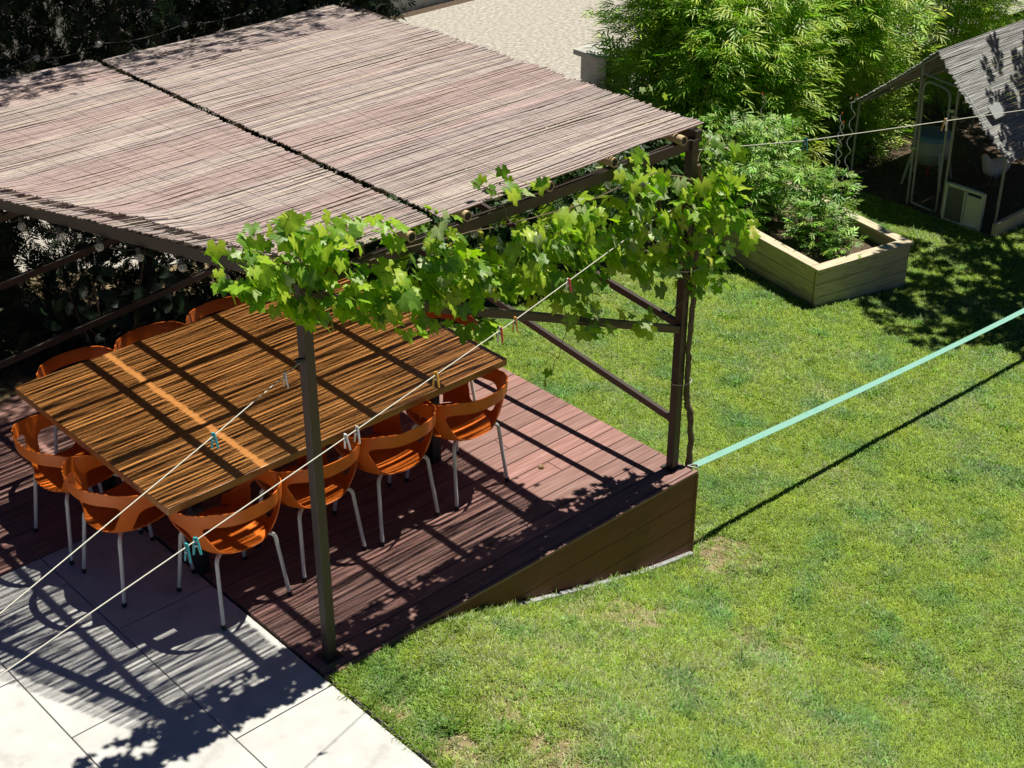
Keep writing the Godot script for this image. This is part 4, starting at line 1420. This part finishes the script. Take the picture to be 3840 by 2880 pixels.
# ------------------------------------------------------------------ slackline
func slackline() -> void:
	var a := Vector3(5.985, 0.012, -4.90)
	var e := Vector3(12.18, -0.62, -5.19)
	var t := thing("slackline", "mint green webbing stretched from the deck corner over the lawn", "webbing", a)
	# print on the webbing: small dark green marks repeated along it
	var img := Image.create(512, 32, false, Image.FORMAT_RGB8)
	img.fill(lin(0.19, 0.42, 0.34))
	var dk := lin(0.10, 0.38, 0.27)
	for k in 14: img.fill_rect(Rect2i(60 + k, 6, 1, 2 + k), dk)          # wedge
	for k in 3: img.fill_rect(Rect2i(110 + k * 9, 8, 5, 12 - 3 * (k % 2)), dk)
	img.fill_rect(Rect2i(250, 20, 26, 2), dk)
	for k in 10: img.fill_rect(Rect2i(300 + k * 2, 12 + k, 2, 3), dk)
	img.fill_rect(Rect2i(330, 12, 10, 2), dk); img.fill_rect(Rect2i(338, 14, 2, 6), dk); img.fill_rect(Rect2i(330, 20, 10, 2), dk)
	for y in 32:
		if y < 2 or y > 29:
			for x in 512: img.set_pixel(x, y, lin(0.16, 0.42, 0.33))
	var wm := StandardMaterial3D.new()
	wm.albedo_texture = ImageTexture.create_from_image(img)
	wm.roughness = 0.7
	wm.cull_mode = BaseMaterial3D.CULL_DISABLED
	var m := MB.new()
	var n := 60
	var prev: Array[int] = []
	var ln := (e - a).length()
	for k in n + 1:
		var f := float(k) / n
		var p := a.lerp(e, f) - Vector3(0, 0.05 * sin(f * PI), 0) - a
		var tilt := 0.22 + 0.08 * sin(f * 9.0)
		var w := Vector3(0, -sin(tilt), cos(tilt)) * 0.0215
		var nn := Vector3(0, cos(tilt), sin(tilt))
		var up := nn * 0.0012
		var r: Array[int] = [m.vert(p - w + up, nn, Vector2(f * ln / 1.05, 0.02)), m.vert(p + w + up, nn, Vector2(f * ln / 1.05, 0.98)), m.vert(p + w - up, -nn, Vector2(f * ln / 1.05, 0.98)), m.vert(p - w - up, -nn, Vector2(f * ln / 1.05, 0.02))]
		if k > 0:
			m.quad_i(prev[0], prev[1], r[1], r[0])
			m.quad_i(prev[2], prev[3], r[3], r[2])
		prev = r
	put("webbing", m.mesh(), wm, t)
	m = MB.new()
	m.tube([Vector3(-0.035, -0.004, -0.03), Vector3(-0.01, 0.004, -0.012), Vector3(0.01, 0.004, 0.012), Vector3(-0.01, -0.004, 0.03), Vector3(-0.035, -0.004, -0.03)], [0.005], 6)
	put("shackle", m.mesh(), M.galv, t)

# ------------------------------------------------------------------ hedge
func hedge() -> void:
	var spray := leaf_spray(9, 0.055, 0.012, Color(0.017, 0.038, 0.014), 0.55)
	var xs := [1.9, 2.85, 3.8, 4.75, 5.65, 6.5]
	for k in xs.size():
		var base := Vector3(xs[k] + rr(-0.08, 0.08), -1.25, -9.15 + rr(-0.08, 0.08))
		var t := thing("cypress", "dark green cypress in the tall hedge behind the pergola", "conifer", base, 0.0, "cypress hedge behind the pergola")
		var m := MB.new()
		m.tube([Vector3.ZERO, Vector3(0.02, 1.6, 0.01), Vector3(0, 6.2, 0)], [0.08, 0.06, 0.012], 8)
		put("trunk", m.mesh(), M.bark, t)
		var xf := []
		var cs := []
		for j in 9500:
			var h := rng.randf()
			var y := 0.25 + h * 6.0
			var an := rr(0, TAU)
			var rmax := 0.56 + 0.10 * nz.get_noise_2d(an * 1.3 + k * 5, y * 2.0)
			if y > 4.3: rmax += 0.95 * smoothstep(4.3, 4.8, y) + 0.30 * nz.get_noise_2d(an * 2.0 + k * 9, y * 3.0)
			if y > 5.3: rmax *= maxf(1.0 - (y - 5.3) * 0.8, 0.1)
			# open places low in the hedge, where the road shows through
			var hole := nz.get_noise_3d(base.x * 2.0 + cos(an) * 1.6, y * 2.4, sin(an) * 1.6 + 40)
			if y < 2.7 and hole > 0.20 and rng.randf() < 0.97: continue
			if y < 2.7 and rng.randf() < 0.15: continue
			var rad := rmax * (0.45 + 0.55 * sqrt(rng.randf()))
			var p := Vector3(cos(an) * rad, y, sin(an) * rad)
			var dir := Vector3(cos(an) * 0.8, 0.9, sin(an) * 0.8) + Vector3(rr(-0.6, 0.6), rr(-0.5, 0.5), rr(-0.6, 0.6))
			xf.append(Transform3D(leaf_basis(Vector3(cos(an) + rr(-0.5, 0.5), rr(0, 1.0), sin(an) + rr(-0.5, 0.5)), dir, rr(0.7, 1.25)), p))
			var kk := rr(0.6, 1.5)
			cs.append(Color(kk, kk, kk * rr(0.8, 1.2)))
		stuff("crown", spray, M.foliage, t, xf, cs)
	# broad-leaved shrub behind the railing
	var sb := thing("laurel_shrub", "dark broad-leaved shrub growing through the railing by the hedge", "shrub", Vector3(4.15, -1.2, -8.62))
	var bl := MB.new()
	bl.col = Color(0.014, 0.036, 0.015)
	var prof := [0.0, 0.55, 0.95, 1.0, 0.75, 0.0]
	var pv: Array[int] = []
	for k in 6:
		var f := k / 5.0
		var w: float = prof[k] * 0.27
		var bend := -0.16 * f * f
		var r: Array[int] = [bl.vert(Vector3(-w, f, bend + w * 0.25), Vector3(0.25, 0.3 * f, 1).normalized()), bl.vert(Vector3(0, f, bend), Vector3(0, 0.3 * f, 1).normalized()), bl.vert(Vector3(w, f, bend + w * 0.25), Vector3(-0.25, 0.3 * f, 1).normalized())]
		if k > 0:
			bl.quad_i(pv[0], pv[1], r[1], r[0])
			bl.quad_i(pv[1], pv[2], r[2], r[1])
		pv = r
	var blm := bl.mesh()
	for k in 7:
		var m := MB.new()
		m.tube([Vector3.ZERO, Vector3(rr(-0.2, 0.2), 0.9, rr(-0.1, 0.1)), Vector3(rr(-0.5, 0.5), rr(1.6, 2.1), rr(-0.15, 0.15))], [0.014, 0.010, 0.005], 6)
		put("stem", m.mesh(), M.bark, sb)
	for k in 240:
		var an := rr(0, TAU)
		var rad := sqrt(rng.randf())
		var p := Vector3(cos(an) * rad * 0.62, 1.25 + sin(an) * rad * 0.80, rr(-0.12, 0.22))
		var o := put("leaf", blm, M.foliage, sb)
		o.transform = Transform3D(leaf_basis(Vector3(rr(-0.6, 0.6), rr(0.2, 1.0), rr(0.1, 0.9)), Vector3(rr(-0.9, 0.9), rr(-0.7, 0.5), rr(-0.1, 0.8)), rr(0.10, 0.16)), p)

	var ss := leaf_spray(5, 0.06, 0.03, Color(0.05, 0.10, 0.03), 0.6)
	for k in 5:
		var base := Vector3(6.7 + k * 0.72, lawn_y(6.7 + k * 0.72), -8.75 + rr(-0.15, 0.1))
		var t := thing("boundary_shrub", "dark rounded shrub by the fence beyond the deck's far corner", "shrub", base, 0.0, "shrubs beyond the deck")
		for j in 5:
			var m := MB.new()
			m.tube([Vector3.ZERO, Vector3(rr(-0.2, 0.2), 0.6, rr(-0.2, 0.2)), Vector3(rr(-0.4, 0.4), 1.1, rr(-0.35, 0.35))], [0.02, 0.012, 0.004], 6)
			put("stem", m.mesh(), M.bark, t)
		var xf := []
		var cs := []
		for j in 2200:
			var d := Vector3(rr(-1, 1), rr(-1, 1), rr(-1, 1))
			if d.length() > 1 or d.length() < 0.4: continue
			xf.append(Transform3D(leaf_basis(d + Vector3(rr(-0.5, 0.5), 0.5, rr(-0.5, 0.5)), Vector3(rr(-1, 1), rr(-0.5, 1), rr(-1, 1)), rr(0.7, 1.3)), Vector3(d.x * 0.55, 0.68 + d.y * 0.68, d.z * 0.5)))
			var kk := rr(0.6, 1.5)
			cs.append(Color(kk, kk, kk))
		stuff("crown", ss, M.foliage, t, xf, cs)

# ------------------------------------------------------------------ bamboo
func bamboo() -> void:
	var spray := leaf_spray(6, 0.105, 0.0155, Color(0.36, 0.53, 0.08), 0.35)
	var culm_m := mat(0.30, 0.27, 0.07, 0.45)
	var spots := [Vector3(10.55, -1.25, -9.35), Vector3(11.15, -1.25, -9.70), Vector3(11.75, -1.27, -9.25), Vector3(12.6, -1.28, -9.65), Vector3(13.5, -1.28, -9.35), Vector3(14.5, -1.3, -9.7), Vector3(15.6, -1.3, -9.4), Vector3(16.8, -1.3, -9.7), Vector3(11.3, -1.26, -10.2), Vector3(13.0, -1.28, -10.2)]
	for k in spots.size():
		var t := thing("bamboo_clump", "leafy green bamboo clump in the hedge behind the raised bed and coop", "bamboo", spots[k], 0.0, "bamboo hedge")
		var culms := []
		for j in 9:
			var b := Vector3(rr(-0.35, 0.35) if k > 0 else rr(0.0, 0.4), 0, rr(-0.3, 0.3))
			var lean := Vector3(rr(-0.45, 0.45) if k > 0 else rr(0.0, 0.4), 0, rr(-0.25, 0.5))
			var h := rr(1.9, 2.6) if k < 8 else rr(3.0, 3.7)
			var pts := []
			for q in 9:
				var f := q / 8.0
				pts.append(b + lean * f * f + Vector3(0, h * f, 0))
			culms.append(pts)
			var m := MB.new()
			m.tube(pts, [0.012, 0.012, 0.011, 0.010, 0.009, 0.008, 0.006, 0.004, 0.002], 6)
			put("culm", m.mesh(), culm_m, t)
		var xf := []
		var cs := []
		var cnt := 8200 if k < 5 else 4600
		for j in cnt:
			var pts: Array = culms[rng.randi() % culms.size()]
			var f := pow(rng.randf(), 0.8) * 7.99
			var a: Vector3 = pts[int(f)]
			var p := a.lerp(pts[int(f) + 1], f - floor(f))
			var an := rr(0, TAU)
			var rad := rr(0.05, 0.55 if k > 0 else 0.38) * (1.0 if f < 6.5 else 0.6)
			# leaves gather in tufts along side branches
			var clump := nz.get_noise_3d((p.x + spots[k].x + cos(an) * rad) * 3.2, p.y * 3.2, (p.z + sin(an) * rad) * 3.2)
			if clump < 0.03 and rng.randf() < 0.92: continue
			p += Vector3(cos(an) * rad, rr(-0.10, 0.10), sin(an) * rad)
			var dir := Vector3(cos(an) + rr(-0.5, 0.5), rr(-0.9, 0.6), sin(an) + rr(-0.5, 0.5))
			xf.append(Transform3D(leaf_basis(Vector3(rr(-0.6, 0.6), 1.0, rr(-0.6, 0.6)), dir, rr(0.7, 1.25)), p))
			var kk := rr(0.65, 1.35)
			var yel := rr(0.8, 1.35)
			cs.append(Color(kk * yel, kk, kk * rr(0.6, 1.2)))
		stuff("foliage", spray, M.foliage, t, xf, cs)

func shade_tree() -> void:
	var base := Vector3(12.3, -1.16, -5.2)
	var t := thing("garden_tree", "broad leafy tree holding the far end of the green webbing", "tree", base)
	var m := MB.new()
	m.tube([Vector3(0, -0.05, 0), Vector3(0.02, 1.0, 0), Vector3(-0.05, 2.2, 0.05), Vector3(0.0, 3.6, 0.0), Vector3(0.05, 4.9, 0)], [0.13, 0.11, 0.10, 0.07, 0.02], 10)
	put("trunk", m.mesh(), M.bark, t)
	var blobs := []
	for k in 9:
		var an := k * 2.4
		var tip := Vector3(cos(an) * rr(0.7, 1.7), rr(3.0, 5.0), sin(an) * rr(0.6, 1.4))
		m = MB.new()
		m.tube([Vector3(0, rr(1.9, 2.8), 0), tip * Vector3(0.5, 1, 0.5) - Vector3(0, 0.4, 0), tip], [0.05, 0.035, 0.012], 6)
		put("limb", m.mesh(), M.bark, t)
		blobs.append([tip, rr(0.55, 0.85)])
	blobs.append([Vector3(1.7, 3.9, -1.5), 0.6]); blobs.append([Vector3(2.3, 4.0, -1.9), 0.55]); blobs.append([Vector3(3.2, 4.4, -2.6), 0.7])
	blobs.append([Vector3(4.2, 4.6, -3.2), 0.8]); blobs.append([Vector3(1.4, 3.6, -1.9), 0.5]); blobs.append([Vector3(0.2, 4.2, -0.2), 0.8])
	for k in range(9, blobs.size()):
		m = MB.new()
		m.tube([Vector3(0, 2.6, 0), blobs[k][0] * 0.6 + Vector3(0, 1.3, 0), blobs[k][0]], [0.05, 0.03, 0.01], 6)
		put("limb", m.mesh(), M.bark, t)
	var xf := []
	var spray := leaf_spray(6, 0.09, 0.045, Color(0.07, 0.14, 0.025), 0.6)
	for b: Array in blobs:
		b[0] += Vector3(0.78, 0, 0.0)
		for j in int(430 * b[1] * b[1]):
			var d := Vector3(rr(-1, 1), rr(-0.8, 0.8), rr(-1, 1))
			if d.length() > 1: continue
			xf.append(Transform3D(leaf_basis(Vector3(rr(-0.5, 0.5), 1, rr(-0.5, 0.5)), Vector3(rr(-1, 1), rr(-0.6, 0.4), rr(-1, 1)), rr(0.8, 1.4)), b[0] + d * b[1]))
	stuff("crown", spray, M.foliage, t, xf)

# ------------------------------------------------------------------ grass
func grass() -> void:
	var fn := FastNoiseLite.new()
	fn.seed = 303; fn.frequency = 1.0; fn.fractal_octaves = 3
	var m := MB.new()
	for k in 13:
		var an := rr(0, TAU)
		var rad := rr(0.0, 0.038)
		var b := Vector3(cos(an) * rad, 0, sin(an) * rad)
		var dn := rr(0, TAU)
		var d := Vector3(cos(dn), 0, sin(dn))
		var h := rr(0.014, 0.036)
		var reach := rr(0.015, 0.052)
		var s := d.cross(Vector3.UP) * rr(0.0020, 0.0034)
		var kk := rr(0.55, 1.25)
		m.col = Color(kk * rr(0.9, 1.1), kk, kk)
		var p1 := b + d * reach * 0.4 + Vector3(0, h * 0.8, 0)
		var p2 := b + d * reach + Vector3(0, h * rr(0.6, 1.1), 0)
		var n1 := (Vector3.UP + d * -0.6).normalized()
		var q0 := m.vert(b - s, n1)
		var q1 := m.vert(b + s, n1)
		var q2 := m.vert(p1 + s * 0.9, n1)
		var q3 := m.vert(p1 - s * 0.9, n1)
		var q4 := m.vert(p2, Vector3.UP)
		m.quad_i(q0, q1, q2, q3)
		m.tri_i(q3, q2, q4)
	var tuft := m.mesh()
	# worn places: x, z, radius, how worn
	var worn := [[3.27, -4.5, 0.13, 1.0], [3.36, -4.06, 0.13, 1.0], [3.67, -3.76, 0.2, 0.9], [5.06, -4.48, 0.2, 1.0], [3.77, -4.15, 0.16, 0.8], [5.55, -3.85, 0.28, 0.75], [5.88, -3.44, 0.12, 0.8], [5.73, -3.13, 0.15, 0.7], [6.12, -4.74, 0.25, 0.95], [4.78, -4.67, 0.16, 0.7], [4.4, -4.3, 0.25, 0.5], [4.0, -4.45, 0.2, 0.5]]
	var xf := []
	var cs := []
	var tries := 270000
	for k in tries:
		var px: float
		var pz: float
		# denser close to the camera, thinner far off
		if k % 5 < 4:
			px = rr(3.225, 9.2); pz = rr(-8.4, -2.0)
		else:
			px = rr(9.2, 13.2); pz = rr(-8.4, -3.5)
		if px < 5.98 and pz < -4.865: continue
		if px > 12.55 and pz < -6.75: continue
		var p := Vector3(px, lawn_y(px), pz)
		if not in_view(p, 1.12): continue
		var wear := 0.0
		for w: Array in worn:
			var d: float = Vector2(px - w[0], pz - w[1]).length() / w[2]
			d = d / 1.35 + 0.6 * fn.get_noise_2d(px * 6.0, pz * 6.0)
			wear = maxf(wear, w[3] * (1.0 - smoothstep(0.45, 1.15, d)))
		var dry := clampf(fn.get_noise_2d(px * 1.1, pz * 1.1 + 50) * 1.5 + 0.05 + 0.75 * smoothstep(5.9, 4.4, px) * smoothstep(-5.2, -4.4, pz), 0, 1)
		var thin := fn.get_noise_2d(px * 3.0 + 9, pz * 3.0)
		if rng.randf() < wear * 0.93: continue
		if rng.randf() < 0.30 * dry * clampf(0.5 + thin * 2.0, 0, 1): continue
		var col := Color(0.46, 0.60, 0.075)
		col = col.lerp(Color(0.56, 0.68, 0.07), clampf(fn.get_noise_2d(px * 2.2 + 31, pz * 2.2) * 1.6, 0, 1))
		col = col.lerp(Color(0.23, 0.46, 0.12), clampf(-fn.get_noise_2d(px * 1.7 + 31, pz * 1.7) * 1.4, 0, 1))
		var straw := dry * 0.55 + wear * 0.7
		if rng.randf() < straw * 0.75: col = col.lerp(Color(0.74, 0.67, 0.40), rr(0.35, 0.9))
		var kk := rr(0.5, 1.5)
		col = Color(minf(col.r * kk, 0.76), minf(col.g * kk, 0.82), col.b * kk)
		var s := rr(0.75, 1.2) * (1.0 - 0.25 * wear)
		if px > 8: s *= 1.15
		# coarser clumps and weeds here and there
		var weed := fn.get_noise_2d(px * 4.5 + 70, pz * 4.5)
		if weed > 0.50:
			s *= 1.35
			col = col.lerp(Color(0.20, 0.42, 0.12) * kk, 0.5)
		xf.append(Transform3D(Basis(Vector3.UP, rr(0, TAU)) * Basis(Vector3.RIGHT, rr(-0.25, 0.25)) * Basis.from_scale(Vector3(s, s, s)), p - Vector3(0, 0.003, 0)))
		cs.append(col)
	# longer tufts against the paving, the kerb and the raised bed
	var edge := []
	for k in 500:
		var f := rng.randf()
		if k % 6 == 0: edge.append(Vector3(3.235 + absf(rr(0, 0.04)), 0, rr(-4.9, -3.4)))
		if k % 3 == 0: edge.append(Vector3(lerpf(3.3, 5.95, f), 0, -4.81 + rr(-0.02, 0.03)))
		if k % 4 == 0: edge.append(Vector3(9.72 + f * 1.1, 0, -6.74 + f * 0.21 + rr(0, 0.05)))
		if k % 5 == 0: edge.append(Vector3(9.70 - 0.36 * f * 0.5, 0, -6.85 - f * 1.9))
	for p: Vector3 in edge:
		var s := rr(0.8, 1.5)
		var kk := rr(0.7, 1.2)
		xf.append(Transform3D(Basis(Vector3.UP, rr(0, TAU)) * Basis.from_scale(Vector3(s * 0.8, s * 1.3, s * 0.8)), Vector3(p.x, lawn_y(p.x) - 0.003, p.z)))
		cs.append(Color(0.34 * kk, 0.48 * kk, 0.08 * kk))
	var o := stuff("grass", tuft, M.grassmat, self, xf, cs)
	tag(o, "short green and straw-coloured grass covering the lawn", "grass")
	print("grass tufts ", xf.size())

func small_things() -> void:
	# wicker lantern hanging inside the roof corner
	var ln := thing("wicker_lantern", "dark wicker lantern hanging inside the roof corner behind the vine", "lantern", Vector3(5.72, 1.64, -5.16))
	var lm := MB.new()
	for k in 11:
		var pts := []
		var y := k * 0.017
		var r := 0.062 + 0.018 * sin(k / 10.0 * PI)
		for j in 17: pts.append(Vector3(cos(j * TAU / 16) * r, y, sin(j * TAU / 16) * r))
		lm.tube(pts, [0.0042], 4, false)
	for k in 8:
		var an := k * TAU / 8
		lm.tube([Vector3(cos(an) * 0.062, 0, sin(an) * 0.062), Vector3(cos(an) * 0.08, 0.085, sin(an) * 0.08), Vector3(cos(an) * 0.062, 0.17, sin(an) * 0.062)], [0.004], 4)
	put("basket", lm.mesh(), M.bark, ln)
	lm = MB.new()
	lm.lathe(Vector3.ZERO, [Vector2(0.085, 0.168), Vector2(0.083, 0.176), Vector2(0.02, 0.225), Vector2(0.0, 0.23)], 8)
	put("cap", lm.mesh(), M.galv, ln)
	lm = MB.new()
	lm.tube([Vector3(0, 0.225, 0), Vector3(0, 0.43, 0)], [0.002], 4)
	put("cord", lm.mesh(), M.black_rubber, ln)
	# pebbles in the worn soil
	var pb := MB.new()
	pb.lathe(Vector3.ZERO, [Vector2(0, -0.4), Vector2(0.75, -0.25), Vector2(1, 0.1), Vector2(0.6, 0.5), Vector2(0, 0.6)], 7)
	var pm := pb.mesh()
	var xf := []
	var cs := []
	for c: Array in [[3.27, -4.5, 0.12], [3.36, -4.06, 0.12], [3.67, -3.76, 0.18], [5.06, -4.48, 0.16], [6.1, -4.74, 0.2]]:
		for k in 60:
			var px: float = c[0] + rr(-1, 1) * c[2]
			var pz: float = c[1] + rr(-1, 1) * c[2]
			if px < 3.24: continue
			var s := rr(0.003, 0.009)
			xf.append(Transform3D(Basis(Vector3.UP, rr(0, TAU)) * Basis.from_scale(Vector3(s, s * 0.7, s * 1.2)), Vector3(px, lawn_y(px) + 0.002, pz)))
			var kk := rr(0.6, 1.2)
			cs.append(Color(0.45 * kk, 0.38 * kk, 0.27 * kk))
	var o := stuff("pebbles", pm, vmat(0.9), self, xf, cs)
	tag(o, "small pale pebbles in the worn soil patches of the lawn", "pebbles")
	# dry leaves on the boards
	var dl := grape_leaf(40, Color(0.42, 0.30, 0.16))
	for q: Array in [[5.42, -6.33, 0.4, "curled dry leaf on the sunny deck boards by the table end"], [5.30, -5.52, 1.7, "small dry leaf on the deck boards in the vine's shadow"], [4.55, -5.15, 2.9, "dry leaf on the shaded deck boards behind the front post"]]:
		var t := put("dry_leaf", dl, M.leaf, self, Vector3(q[0], 0.012, q[1]))
		t.transform = Transform3D(Basis(Vector3.UP, q[2]) * Basis(Vector3.RIGHT, -1.50) * Basis.from_scale(Vector3(0.05, 0.05, 0.05)), Vector3(q[0], 0.012, q[1]))
		tag(t, q[3], "leaf")
